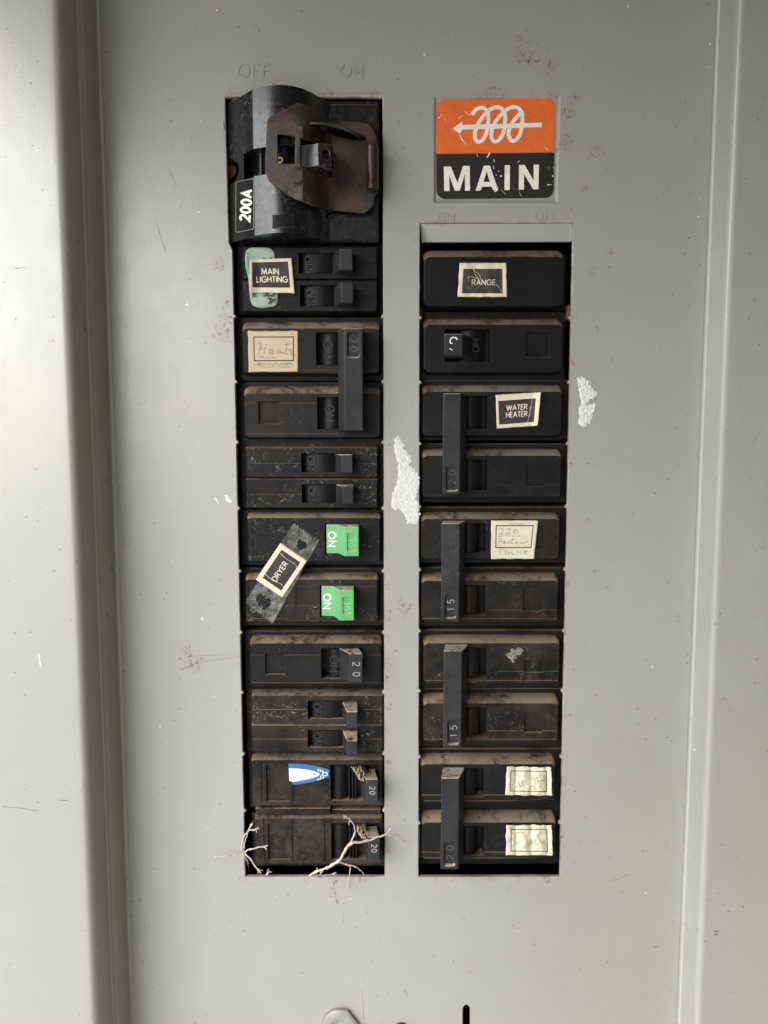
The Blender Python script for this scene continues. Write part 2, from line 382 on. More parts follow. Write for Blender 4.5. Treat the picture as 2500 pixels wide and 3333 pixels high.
# ---- paper labels ---------------------------------------------------
class Label:
    """flat card: centre and size in photo units, b axis up"""
    def __init__(s, cu, cv, w, hgt, ang=0, h=.3, disp=None, corners=None):
        s.c = (cu, cv); s.w = w; s.hg = hgt; s.ca, s.sa = cos(radians(ang)), sin(radians(ang)); s.h = h
        s.disp = disp or (lambda a, b: 0); s.cor = corners
    def F(s, a, b, L=0):
        sa_, sb_ = a/s.w+.5, b/s.hg+.5
        du = dv = 0
        if s.cor:   # tl tr br bl offsets
            for (ou, ov), k in zip(s.cor, ((1-sa_)*sb_, sa_*sb_, sa_*(1-sb_), (1-sa_)*(1-sb_))): du += ou*k; dv += ov*k
        return pt(s.c[0]+a*s.ca-b*s.sa+du, s.c[1]-(a*s.sa+b*s.ca)+dv, s.h+s.disp(sa_, sb_)+L)
    def card(s, name, inner, mats, parent=None, frame=0, nx=34, ny=24, rag=.0, thick=.14):
        """inner = (a0,a1,b0,b1) rectangle; frame=0 -> filled with material 1, else ruled line of that width"""
        def cuts(full, lo, hi, n):
            c = {-full/2, full/2, lo, hi}
            if frame: c |= {lo+frame, hi-frame}
            c = sorted(c); out = []
            for a, b in zip(c, c[1:]):
                k = max(1, round((b-a)/full*n)); out += [a+(b-a)*i/k for i in range(k)]
            return out+[c[-1]]
        A = cuts(s.w, inner[0], inner[1], nx); B = cuts(s.hg, inner[2], inner[3], ny)
        bm = bmesh.new(); V = {}
        for i, a in enumerate(A):
            for j, b in enumerate(B):
                aa, bb = a, b
                if rag and (i in (0, len(A)-1) or j in (0, len(B)-1)):
                    aa += noise.noise(Vector((a*.04, b*.04, s.c[0])))*rag*1.5*(i in (0, len(A)-1)); bb += noise.noise(Vector((a*.04, b*.04, s.c[1])))*rag*1.5*(j in (0, len(B)-1))
                V[i, j] = bm.verts.new(s.F(aa, bb))
        e = 1e-6
        for i in range(len(A)-1):
            for j in range(len(B)-1):
                f = bm.faces.new((V[i, j], V[i+1, j], V[i+1, j+1], V[i, j+1]))
                a = (A[i]+A[i+1])/2; b = (B[j]+B[j+1])/2
                ins = inner[0]-e < a < inner[1]+e and inner[2]-e < b < inner[3]+e
                if ins and frame: ins = not (inner[0]+frame < a < inner[1]-frame and inner[2]+frame < b < inner[3]-frame)
                f.material_index = 1 if ins else 0
        bmesh.ops.recalc_face_normals(bm, faces=bm.faces)
        o = bmo(name, bm, mats, parent, smooth=60, recalc=False)
        md = o.modifiers.new('t', 'SOLIDIFY'); md.thickness = thick*MM; md.offset = -1 if o.data.polygons[0].normal.y < 0 else 1
        return o
    def write(s, name, strokes, w, mat, parent, step=3, lift=.05, jit=0):
        bm = bmesh.new()
        for i, l in enumerate(strokes): ribbon(bm, l, w, s.F, lift+.005*(i % 6), .04, step, jit)
        return bmo(name, bm, mat, parent, smooth=60)
def shift(strokes, dx, dy, sx=1): return [[(a*sx+dx, b+dy) for a, b in l] for l in strokes]
# ================================================================== UNSEEN BLOCKERS AND BOUNCE SURFACES ADDED FOR THE LIGHT
def structbox(name, x0, x1, y0, y1, z0, z1, mat):
    bm = bmesh.new(); vs = [bm.verts.new((x, y, z)) for x in (x0, x1) for y in (y0, y1) for z in (z0, z1)]
    for f in ((0, 1, 3, 2), (4, 6, 7, 5), (0, 4, 5, 1), (2, 3, 7, 6), (0, 2, 6, 4), (1, 5, 7, 3)): bm.faces.new([vs[i] for i in f])
    o = bmo(name, bm, mat, smooth=0); o['kind'] = 'structure'; return o
M['ground'] = simple('pale_concrete', (.72, .73, .73), .9, ns=8)
M['siding'] = simple('brown_house_siding', (.17, .14, .11), .8, ns=30)
M['soil'] = simple('dark_soil', (.10, .08, .055), .9, ns=20)
M['eave'] = simple('dark_soffit_boards', (.075, .062, .048), .8, ns=12)
structbox('ground', -40, 40, -60, .14, -1.2, -.9, M['ground'])  # added out of view as a bright surface bouncing light from below
structbox('house_wall', -3, 3, .14, .40, -.9, .215, M['siding'])  # unseen wall behind the box, added to block and bounce daylight
structbox('side_wall', .30, .42, -.85, .14, -.9, .215, M['siding'])  # unseen slab added to block light from the right
structbox('soil', .22, 8, -8, .13, -.92, -.88, M['soil'])  # unseen dark slab added to cut the bounce on the right
structbox('roof', -.222, 3, -1.5, .40, .215, .27, M['eave'])  # unseen slab added overhead to shade the top of the cover
structbox('opposite_wall', .35, 6, -4.6, -4.4, -.9, 1.2, M['siding'])  # unseen slab added across from the panel to block daylight
# ================================================================== COVER SHEET
def edge_loop(pts_px, amp=.07, step=5):
    """closed loop of photo points resampled on the cover plane with slight waviness"""
    out = []; n = len(pts_px)
    for i in range(n):
        a = pt(*pts_px[i][:2]); b = pt(*pts_px[(i+1) % n][:2]); L = (b-a).length/MM
        k = max(1, int(L/step)); d = (b-a).normalized(); nr = Vector((d.z, 0, -d.x))
        for j in range(k):
            p = a.lerp(b, j/k)
            if j: p += nr*noise.noise(p*260+Vector((i, 0, 0)))*amp*MM*2
            out.append(p)
    return out
def nubbed(u0, v0, u1, v1, vs, side):
    """vertical opening edge with the little stubs left where knock-outs were twisted off"""
    out = []
    for v in vs:
        u = u0+(u1-u0)*(v-v0)/(v1-v0)
        out += [(u, v-9), (u+side*6, v-4), (u+side*7, v+2), (u, v+6)]
    return out
LV = [1030, 1243, 1440, 1655, 1860, 2060, 2255, 2455, 2640]
left_loop = [(733, 316), (1245, 318)]+nubbed(1245, 318, 1252, 2853, LV, -1)+[(1252, 2853), (799, 2853)] + \
    [q for q in reversed(nubbed(757, 812, 799, 2853, LV, 1))]+[(757, 812), (746, 790)]
RV = [1035, 1245, 1445, 1650, 1855, 2055, 2250, 2465, 2680]
right_loop = [(1367, 789), (1864, 787)]+nubbed(1864, 787, 1822, 2853, RV, -1)+[(1822, 2853), (1363, 2853)] + \
    [q for q in reversed(nubbed(1367, 789, 1363, 2853, RV[::1], 1))]
slot_loop = [(1507, 3420), (1507, 3284), (1511, 3275), (1518, 3271), (1526, 3275), (1530, 3284), (1530, 3420)]
rec_out = [(1412, 314), (1826, 315), (1815, 661), (1411, 661)]
ramp_out = [(1367, 727), (1866, 724)]
cover = thing('panel_cover', 'grey painted metal cover sheet with two tall breaker openings', 'panel cover', (0, 0, 0))
BX0 = pt(312, 0).x; BX1 = pt(2345, 0).x; BZ1 = pt(1250, -210).z; BZ0 = pt(1250, 3800).z
bm = bmesh.new()
def area(l): return sum(a.x*b.z-b.x*a.z for a, b in zip(l, l[1:]+l[:1]))
LL = edge_loop(left_loop); RL = edge_loop(right_loop); SL = edge_loop(slot_loop, .02); RO = [pt(*p) for p in rec_out]
# right opening in the sheet starts at the ramp
RLo = [pt(*ramp_out[0]), pt(*ramp_out[1])]
i1 = next(i for i, p in enumerate(RL) if (p-pt(1864, 787)).length < 1e-7)
RR = RLo+RL[i1:]+[RL[0]]
ch = .35*MM
def widen(loop, d):
    n = len(loop); s_ = 1 if area(loop) > 0 else -1; out = []
    for i in range(n):
        a, b, c = loop[i-1], loop[i], loop[(i+1) % n]
        d1 = (b-a).normalized(); d2 = (c-b).normalized()
        n1 = Vector((d1.z, 0, -d1.x))*s_; n2 = Vector((d2.z, 0, -d2.x))*s_
        m = (n1+n2); m = m.normalized() if m.length > 1e-6 else n1
        out.append(b+m*d/max(.5, m.dot(n1)))
    return out
outer = [Vector((BX0+.0015, 0, BZ0+.0015)), Vector((BX1-.0015, 0, BZ0+.0015)), Vector((BX1-.0015, 0, BZ1-.0015)), Vector((BX0+.0015, 0, BZ1-.0015))]
loops = [outer, widen(LL, ch), widen(RR, ch), widen(SL, ch), RO]
tri = geometry.tessellate_polygon([[Vector((p.x, p.z, 0)) for p in l] for l in loops])
allp = [p for l in loops for p in l]; vs = [bm.verts.new(p) for p in allp]
for t in tri:
    try: bm.faces.new([vs[i] for i in t])
    except ValueError: pass
# rolled edges of the holes
base = len(outer)
def rim(start, wide, loop, depth=1.6):
    n = len(loop); r0 = vs[start:start+n]; rr = [r0]
    for (fr, dh) in ((.45, .08), (.0, .38), (.0, depth)):
        rr.append([bm.verts.new((l.x+(w.x-l.x)*fr, dh*MM, l.z+(w.z-l.z)*fr)) for l, w in zip(loop, wide)])
    for k in range(3):
        for i in range(n):
            f = bm.faces.new((rr[k][i], rr[k][(i+1) % n], rr[k+1][(i+1) % n], rr[k+1][i]))
            f.material_index = 1
rim(base, loops[1], LL); rim(base+len(LL), loops[2], RR); rim(base+len(LL)+len(RR), loops[3], SL)
# pressed recess behind the badge
st = base+len(LL)+len(RR)+len(SL)
ins = [(1420, 322), (1817, 323), (1807, 652), (1419, 652)]
r1 = [bm.verts.new(pt(*p, -.9)) for p in ins]
for i in range(4): bm.faces.new((vs[st+i], vs[st+(i+1) % 4], r1[(i+1) % 4], r1[i]))
bm.faces.new(r1)
sheet = bmo('sheet', bm, [M['paint'], M['edge']], cover, smooth=50)
for p in sheet.data.polygons:
    if abs(p.normal.y) > .9999: p.use_smooth = False
# sloped lip above the right opening
bm = bmesh.new()
A = [pt(1369, 729, -.2), pt(1864, 727, -.2), pt(1858, 786, -3.2), pt(1372, 788, -3.2)]
n = 16; rows = []
for j in range(5):
    t = j/4; row = []
    for i in range(n+1):
        s_ = i/n; p = A[0].lerp(A[1], s_).lerp(A[3].lerp(A[2], s_), t); p.y += .0005*sin(pi*t)*(1 if t < 1 else 0)
        row.append(bm.verts.new(p))
    rows.append(row)
for a, b in zip(rows, rows[1:]):
    for i in range(n): bm.faces.new((a[i], a[i+1], b[i+1], b[i]))
for sx_, e in ((0, 1), (n, -1)):
    sv = [r[sx_] for r in rows]; outv = [bm.verts.new((v.co.x, -.0, v.co.z)) for v in sv]
    for i in range(4): bm.faces.new((sv[i], sv[i+1], outv[i+1], outv[i]))
lip = [bm.verts.new(v.co+Vector((0, .0016, 0))) for v in rows[-1]]
for i in range(n): bm.faces.new((rows[-1][i], rows[-1][i+1], lip[i+1], lip[i]))
bmo('opening_lip', bm, M['paint'], cover, smooth=40)
# bent lip above the left opening
bm = bmesh.new()
A = [pt(737, 305, .0), pt(1240, 303, .0), pt(1243, 319, -1.8), pt(734, 318, -1.8)]
top = [bm.verts.new(p+Vector((0, -.00004, 0))) for p in (A[0], A[1])]; mid = [bm.verts.new(p+Vector((0, -.0006, 0))) for p in (A[0].lerp(A[3], .4), A[1].lerp(A[2], .4))]
bot = [bm.verts.new(p) for p in (A[3], A[2])]
bm.faces.new((top[0], top[1], mid[1], mid[0])); bm.faces.new((mid[0], mid[1], bot[1], bot[0]))
bmo('opening_lip', bm, M['grime'], cover, smooth=40)
for i, (u, v, du, dv, w, mt_) in enumerate(((8, 2624, 118, 15, 1.3, 'scr'), (588, 2180, 60, -24, 2.0, 'scr'), (636, 2158, 150, -22, .8, 'scr'), (612, 2136, 180, -8, .7, 'scr'), (1178, 3222, 8, 110, .9, 'scr'), (2452, 1440, 26, -44, .8, 'scr'), (330, 168, 26, 3, 1.5, 'scr'),
        (552, 560, 26, 46, .9, 'scr'), (1318, 3222, 8, 22, 1.6, 'scr'), (126, 2125, 6, 44, 3.4, 'chip'), (1990, 2868, 60, -22, .8, 'scr'), (1930, 1240, 16, 20, 1.2, 'scr'), (560, 2345, 14, 3, 1.2, 'scr'), (656, 2008, 5, 13, 3.2, 'chip'), (2268, 1486, 26, 1, 1.4, 'scr'), (2286, 1582, 5, 10, 2.4, 'chip'),
        (452, 2935, 8, -12, 2.4, 'scr'), (2140, 3080, -10, 4, 2, 'scr'), (2326, 3032, 14, -1, 3, 'scr'), (2326, 3042, 12, 0, 3, 'scr'), (500, 700, 40, 120, .8, 'scr'), (80, 870, -30, 4, 1.2, 'scr'), (190, 2605, 30, 0, 1.2, 'scr'), (700, 1620, 14, 22, 2.6, 'chip'), (1120, 2965, -4, 40, .8, 'scr'), (2250, 3150, 1, 14, 4, 'scr'))):
    bm = bmesh.new(); n_ = 8; hz = 27.8 if u < 210 else (12.6 if u > 2290 else 0)
    pts_ = [(u+du*k/n_+noise.noise(Vector((k*.7, i, 0)))*2.2, v+dv*k/n_+noise.noise(Vector((k*.7, i, 5)))*2.2) for k in range(n_+1)]
    ribbon(bm, pts_, w*1.2, lambda a, b, L: pt(a, b, hz+L), .02, .04, jit=.6)
    bmo('scratch', bm, M['scratch'] if mt_ == 'scr' else M['pale_chip'], cover)
# embossed words
for s_, cu, cv, H in (('OFF', 828, 231, 42), ('ON', 1145, 231, 38), ('ON', 1452, 706, 27), ('OFF', 1776, 705, 27)):
    bm = bmesh.new(); stx, _ = text(s_, H, .3)
    for i, l in enumerate(stx):
        for (w, L) in ((4.2 if H > 30 else 3.4, .12), (1.9, .22)):
            ribbon(bm, [(cu+a, cv-b) for a, b in l], w, lambda u, v, q: pt(u, v, q), L+.004*i, .3)
    bmo('embossed_word', bm, M['paint'], cover, smooth=60)
# paint blister by the main breaker and dents on the flange
for (u, v, r) in ((727, 410, 9),):
    bm = bmesh.new(); bmesh.ops.create_uvsphere(bm, u_segments=14, v_segments=10, radius=r*.000124)
    for w_ in bm.verts: w_.co = Vector((w_.co.x*.45, w_.co.y*.4, w_.co.z*1.5))+pt(u, v, .1)
    bmo('paint_blister', bm, M['paint'], cover, smooth=60)
# ------------------------------------------------------------------ trim frame round the cover (box rim)
trim = thing('enclosure_trim', 'raised grey metal rim of the panel box framing the cover', 'panel frame', (0, 0, 0))
def ring_mesh(prof, mat, name, parent):
    bm = bmesh.new(); R = []
    for (o, h) in prof:
        o *= MM
        R.append([bm.verts.new(p) for p in ((BX0-o, -h*MM, BZ0-o), (BX1+o, -h*MM, BZ0-o), (BX1+o, -h*MM, BZ1+o), (BX0-o, -h*MM, BZ1+o))])
    for a, b in zip(R, R[1:]):
        for i in range(4): bm.faces.new((a[i], a[(i+1) % 4], b[(i+1) % 4], b[i]))
    return bmo(name, bm, mat, parent, smooth=50)
def fil(cx, cy, r, a0, a1, n=6): return [(cx+r*cos(radians(a0+(a1-a0)*i/n)), cy+r*sin(radians(a0+(a1-a0)*i/n))) for i in range(n+1)]
RW = 46
flange = [(-1.8, -.1), (-1.6, .0)]+fil(-1.5, 1.5, 1.5, -90, -8)+[(1.2, 10)]+fil(4.17, 9.58, 3, 172, 90, 9)+[(RW-1, 12.58)]+fil(RW-1, 11.58, 1, 90, 0, 4)+[(RW, -130)]
ring_mesh(flange, M['paint'], 'inner_flange', trim)
bm = bmesh.new(); P_ = [(3.0, 10), (3.0, 22)]+fil(6.2, 24.5, 3.2, 180, 90, 9)+[(8, 27.75), (RW-2, 27.75)]+fil(RW-2, 25.7, 2.05, 90, 0, 5)+[(RW+.05, -40), (RW-2, -40), (RW-2, 10)]
R_ = [[bm.verts.new((BX0-o*MM, -h*MM, z)) for (o, h) in P_] for z in (BZ0-.04, BZ1+.04)]
for i in range(len(P_)): bm.faces.new((R_[0][i], R_[0][(i+1) % len(P_)], R_[1][(i+1) % len(P_)], R_[1][i]))
for q in R_: bm.faces.new(q)
bmo('side_rim', bm, M['paint'], trim, smooth=50)
# ------------------------------------------------------------------ dark inside of the box
bm = bmesh.new()
box(bm, BX0-.03, BX1+.03, BZ0-.03, BZ1+.03, -62, -60)
o = bmo('panel_interior', bm, M['dark'], smooth=0); o['kind'] = 'structure'
# ================================================================== BREAKERS
def hole(bm, u0, u1, v0, v1, h0, depth):
    pbox(bm, u0, u1, v0, v1, h0-depth, h0+3, href=h0)
def groove(bm, v, u0, u1, h0, w=1.5, d=.16): pbox(bm, u0, u1, v-w/2, v+w/2, h0-d, h0+2, href=h0)
def housing(parent, u0, u1, v0, v1, h=-6, color=None):
    bm = bmesh.new(); a = pt(u0, (v0+v1)/2, h); b = pt(u1, (v0+v1)/2, h); zt = pt(u0, v0, h).z; zb = pt(u0, v1, h).z
    box(bm, a.x, b.x, zb, zt, -45, h)
    return bmo('housing', bm, M['black'], parent, color=color, bevel=.5)
def body(parent, u0, u1, vt, vf, vb, cuts=(), hf=0., hs=-6., mat='black', color=None, r=2.0, name='body'):
    """moulded face block. vt: top of the dusty shoulder, vf: top of the flat face, vb: foot of the face"""
    vm = (vf+vb)/2; x0 = pt(u0, vm, hf-1).x; x1 = pt(u1, vm, hf-1).x
    zt = pt(0, vt, hs+1).z; zf = pt(0, vf, hf).z; zb = pt(0, vb, hf).z
    run = max(.0003, zt-zf)
    if run < .0007: zt = zf+.0007; run = .0007
    r *= MM; s_ = .0006
    L = [(rrect(x0, x1, zb-s_, zt, r), hs-12), (rrect(x0, x1, zb-s_, zt, r), hs+1.2),
         (rrect(x0+.0002, x1-.0002, zb-.3*s_, zt-run*.35, r), hf-2.1),
         (rrect(x0+.0004, x1-.0004, zb-.1*s_, zt-run*.72, r*.95), hf-.75),
         (rrect(x0+.0009, x1-.0009, zb+.0002, zf, r*.8), hf)]
    bm = bmesh.new(); loft(bm, L)
    for q in cuts:
        c = bmesh.new(); q(c); bm = cut(bm, c)
    return bmo(name, bm, M[mat], parent, color=color, bevel=.13, seg=2, smooth=32)
def rocker(parent, u0, u1, v0, v1, h=-1.4, bulge=.9, word=None, wu=0, wv=0, wang=-90, wH=26, color=None, mat='black', wmat='moulded'):
    n = 8; prof = [(u0, -12)]+[(u0+(u1-u0)*i/n, h-1.6+ (bulge+1.6)*sin(pi*(.12+.76*i/n))) for i in range(n+1)]+[(u1, -12)]
    bm = bmesh.new(); prism(bm, prof, (v0+v1)/2, v0+1, v1-1, h)
    bmo('rocker', bm, M[mat], parent, color=color, smooth=50)
    if word: lettering('lettering', word, wu, wv, wH, wang, 2.6, h+bulge, M[wmat], parent, sp=.25, lift=.05, thick=.9)
def handle_prism(parent, prof, vref, v0, v1, href, name='handle', mat='grip', cuts=None, color=None, bevel=.35):
    bm = bmesh.new(); prism(bm, prof, vref, v0, v1, href)
    if cuts:
        c = bmesh.new()
        for q in cuts: q(c)
        bm = cut(bm, c)
    return bmo(name, bm, M[mat], parent, color=color, bevel=bevel, seg=3)
def rbox(c, u0, u1, v0, v1, h0, h1, r=.9):
    a = pt(u0, (v0+v1)/2, h1); b = pt(u1, (v0+v1)/2, h1); zt = pt(0, v0, h1).z; zb = pt(0, v1, h1).z
    loft(c, [(rrect(a.x, b.x, zb, zt, r*MM, 4), h0), (rrect(a.x, b.x, zb, zt, r*MM, 4), h1+3)])
def base_at(u, v): return pt(u, v, -6)
# ---- tandem breakers (two slim poles each)
def tandem(label, X0, X1, halves, col, hk=8, dusty=False, word='ON'):
    """halves: (vt, vf, line, vb, slot(u0,v0,v1), handle(root u, tip u0, tip u1, v0, v1))"""
    t = thing('tandem_breaker', label, 'circuit breaker', base_at((X0+X1)/2, halves[-1][3]), 'slim twin handle breakers in the left column')
    housing(t, X0-16, X1+22, halves[0][0]-14, halves[1][3]+10, color=col)
    for (vt, vf, ln, vb, (su, s0, s1), (ru, t0, t1, h0, h1)) in halves:
        cs = [lambda c, a=(su, t1-2, s0, s1): hole(c, *a, 0, 9),
              lambda c, a=ln, b=(X0-6, su-3): groove(c, a, *b, 0), lambda c, a=ln, b=(t1+6, X1+6): groove(c, a, *b, 0)]
        body(t, X0, X1, vt, vf, vb, cs, color=col, r=.7)
        rocker(t, su+14, ru+6, s0, s1, h=-2.0, word=word, wu=su+33, wv=(s0+s1)/2, wH=22, color=(col[0]*.2, col[1]*.4, 0))
        sl = 0
        handle_prism(t, [(ru-3, -6), (ru, -1.5), (t0, hk), (t1, hk), (t1+1, -6)], (h0+h1)/2, h0, h1, hk, color=(min(1, col[0]*1.5), col[1]*.35, 0))
    return t
tandem('slim twin breaker under the MAIN LIGHTING label, just below the big main breaker', 787, 1233,
       [(803, 807, 855, 908, (972, 823, 890), (1083, 1106, 1148, 809, 878)), (911, 914, 964, 1014, (977, 928, 997), (1088, 1110, 1150, 920, 986))], (.10, .10, .25))
tandem('slim twin breaker with grey glue marks, just above the green handled breakers', 798, 1234,
       [(1455, 1458, 1507, 1554, (981, 1475, 1537), (1092, 1112, 1148, 1479, 1539)), (1558, 1560, 1608, 1653, (983, 1576, 1638), (1094, 1114, 1151, 1581, 1641))], (.65, .30, 1.0))
tandem('grimy slim twin breaker with thick cream dust on its two handle tops', 817, 1251,
       [(2248, 2264, 2309, 2356, (1002, 2280, 2340), (1116, 1129, 1164, 2316, 2370)), (2359, 2361, 2405, 2448, (1002, 2376, 2434), (1116, 1129, 1164, 2410, 2463))], (1.0, .62, .9), hk=9.5)
# ---- two pole breakers with a tie bar
def slotpair(X0, X1, vt, vf, ln, vb, slot, pit, col, t, lines=(), rock=None, word=None, wang=-90):
    cs = [lambda c, a=slot: hole(c, *a, 0, 9)]
    if pit: cs.append(lambda c, a=pit: hole(c, *a, 0, 1.3))
    for (v, a, b) in lines: cs.append(lambda c, v=v, a=a, b=b: groove(c, v, a, b, 0))
    body(t, X0, X1, vt, vf, vb, cs, color=col)
    if rock: rocker(t, *rock[:4], h=-2.6, word=word, wu=rock[4], wv=(slot[2]+slot[3])/2, wang=wang, wH=27, color=(col[0]*.3, col[1], 0))
t = thing('double_pole_breaker', 'two pole breaker with tall tie handle in the left column, under the yellowed label', 'circuit breaker', base_at(1010, 1440), 'two pole breakers joined by a tall tie handle')
c1 = (.95, .42, .2)
housing(t, 764, 1262, 1033, 1242, color=(.3, .1, .1)); housing(t, 764, 1262, 1244, 1448, color=(.3, .1, .1))
slotpair(787, 1240, 1048, 1069, 0, 1216, (1029, 1120, 1082, 1189), None, c1, t, [(1203, 960, 1245)], rock=(1047, 1108, 1082, 1189, 1068), word='ON')
slotpair(792, 1243, 1257, 1281, 0, 1424, (1033, 1122, 1292, 1397), (841, 908, 1306, 1380), c1, t, [(1311, 788, 1026), (1411, 788, 1100)], rock=(1050, 1110, 1292, 1397, 1074), word='ON')
handle_prism(t, [(1101, -4), (1101, 1), (1112, 7), (1118, 8.6), (1122, 9.2), (1181, 9.2), (1186, -4)], 1230, 1068, 1402, 9, 'handle_tie', color=(.7, .12, .1),
             cuts=[lambda c: rbox(c, 1132, 1170, 1082, 1163, 8.1, 9.2)])
lettering('rating_number', '20', 1151, 1122, 27, -90, 2.6, 8.1, M['pale'], t, sp=.5, lift=.3)
def tie2(label, ps, col, hk, num, tie, rec, g=None):
    t = thing('double_pole_breaker', label, 'circuit breaker', base_at(1595, ps[1]['vb']), 'two pole breakers joined by a tall tie handle')
    for i, p in enumerate(ps):
        housing(t, 1352, 1878, p['vt']-18, p['vb']+16, color=(col[0]*.5, col[1]*.4, .1))
        slotpair(p['X0'], p['X1'], p['vt'], p['vf'], 0, p['vb'], p['slot'], p.get('pit'), col, t, p.get('lines', ()),
                 rock=(p['slot'][0]+4, p['slot'][1]-22, p['slot'][2], p['slot'][3], (p['slot'][0]+p['slot'][1])/2+4))
    u0, u1, ur, v0, v1 = tie; ru0, ru1, rv0, rv1 = rec
    handle_prism(t, [(u0+8, -4), (u0+1, hk-1.5), (u0, hk), (u1, hk), (ur, 2), (ur, -4)], (v0+v1)/2, v0, v1, hk, 'handle_tie', color=(min(1, col[0]*.9), col[1]*.6, .3),
                 cuts=[lambda c: rbox(c, ru0, ru1, rv0, rv1, hk-1.1, hk)])
    lettering('rating_number', num, (ru0+ru1)/2+1, (rv0+rv1)/2-5, 23 if num == '20' else 22, 90, 2.3, hk-1.1, M['figure'] if col[1] > .42 else M['pale'], t, sp=.8, lift=.3)
    return t
tie2('two pole breaker with tie handle marked 20 beside the WATER HEATER label', [
     dict(X0=1370, X1=1832, vt=1253, vf=1275, vb=1418, slot=(1500, 1585, 1289, 1396), lines=((1404, 1500, 1830), (1380, 1800, 1840))),
     dict(X0=1370, X1=1830, vt=1461, vf=1483, vb=1621, slot=(1500, 1585, 1496, 1598), pit=(1711, 1775, 1511, 1583), lines=((1578, 1590, 1836), (1610, 1366, 1836)))],
     (.9, .22, .1), 9, '20', (1441, 1498, 1518, 1280, 1608), (1453, 1489, 1520, 1598))
tie2('two pole breaker with scuffed tie handle marked 15 beside the handwritten 220 heater label', [
     dict(X0=1367, X1=1824, vt=1667, vf=1689, vb=1818, slot=(1500, 1580, 1702, 1801), pit=(1712, 1767, 1714, 1787), lines=((1781, 1590, 1830), (1807, 1500, 1830))),
     dict(X0=1368, X1=1820, vt=1864, vf=1890, vb=2024, slot=(1500, 1579, 1904, 2003), pit=(1702, 1764, 1922, 1990), lines=((1984, 1590, 1826), (2012, 1362, 1826)))],
     (.95, .45, .25), 9, '15', (1436, 1495, 1513, 1703, 2024), (1449, 1484, 1936, 2012))
tie2('very dirty two pole breaker with tie handle marked 15 and grey fluff on it', [
     dict(X0=1375, X1=1824, vt=2067, vf=2093, vb=2224, slot=(1504, 1583, 2107, 2210), pit=(1706, 1769, 2112, 2190), lines=((2184, 1622, 1830), (2214, 1366, 1830))),
     dict(X0=1374, X1=1820, vt=2257, vf=2289, vb=2415, slot=(1504, 1583, 2303, 2400), pit=(1706, 1766, 2318, 2385), lines=((2378, 1590, 1826), (2405, 1366, 1826)))],
     (1.0, .62, .45), 9.5, '15', (1443, 1502, 1520, 2118, 2432), (1458, 1493, 2346, 2423))
tie2('lowest two pole breaker on the right with tie handle marked 20 and two crumpled labels', [
     dict(X0=1366, X1=1810, vt=2453, vf=2487, vb=2612, slot=(1496, 1574, 2500, 2595), lines=((2587, 1362, 1815), (2606, 1380, 1800))),
     dict(X0=1368, X1=1811, vt=2639, vf=2677, vb=2798, slot=(1496, 1574, 2689, 2785), lines=((2773, 1362, 1815), (2792, 1380, 1800)))],
     (1.0, .32, .2), 10, '20', (1435, 1493, 1509, 2532, 2830), (1447, 1482, 2743, 2818))
# ---- range breaker: plain upper pole, square handle on the lower one
t = thing('range_breaker', 'two pole breaker with one square handle, bearing the RANGE label', 'circuit breaker', base_at(1600, 1240))
cr = (.7, .07, 0)
housing(t, 1352, 1846, 828, 1012, color=(.1, .05, 0)); housing(t, 1352, 1842, 1014, 1238, color=(.1, .05, 0))
body(t, 1374, 1840, 816, 836, 998, (), color=cr, r=3)
body(t, 1374, 1836, 1037, 1056, 1213, [lambda c: hole(c, 1449, 1595, 1072, 1179, 0, 9), lambda c: hole(c, 1712, 1790, 1083, 1163, 0, 1.2)], color=cr, r=3)
rocker(t, 1500, 1575, 1072, 1179, h=-3.2, word='ON', wu=1548, wv=1125, wang=90, wH=22, color=(0, .05, 0))
handle_prism(t, [(1454, -5), (1445, 7.4), (1446, 8.4), (1506, 8.4), (1508, 7.4), (1533, 1), (1540, -5)], 1120, 1086, 1157, 8.4, color=(.3, .12, 0), bevel=.5)
bm = bmesh.new()
Fh = lambda u, v, L: pt(u, v, 8.45+L)
ribbon(bm, [(1466+0, 1117), (1465, 1108), (1468, 1101), (1475, 1098), (1484, 1099), (1489, 1106)], 4, Fh, .03, .05)
ribbon(bm, [(1466, 1117), (1470, 1118), (1474, 1117)], 3, Fh, .04, .05); ribbon(bm, [(1463, 1134), (1468, 1137), (1473, 1140)], 2.6, Fh, .03, .05)
bmo('worn_number', bm, M['white'], t)
for (u0, u1, v0, v1) in ((1366, 1374, 1012, 1040), (1842, 1860, 995, 1042)):
    bm = bmesh.new(); rbox(bm, u0, u1, v0, v1, -14, -5.5, .4); bmo('clip', bm, M['brown'], t, bevel=.3)
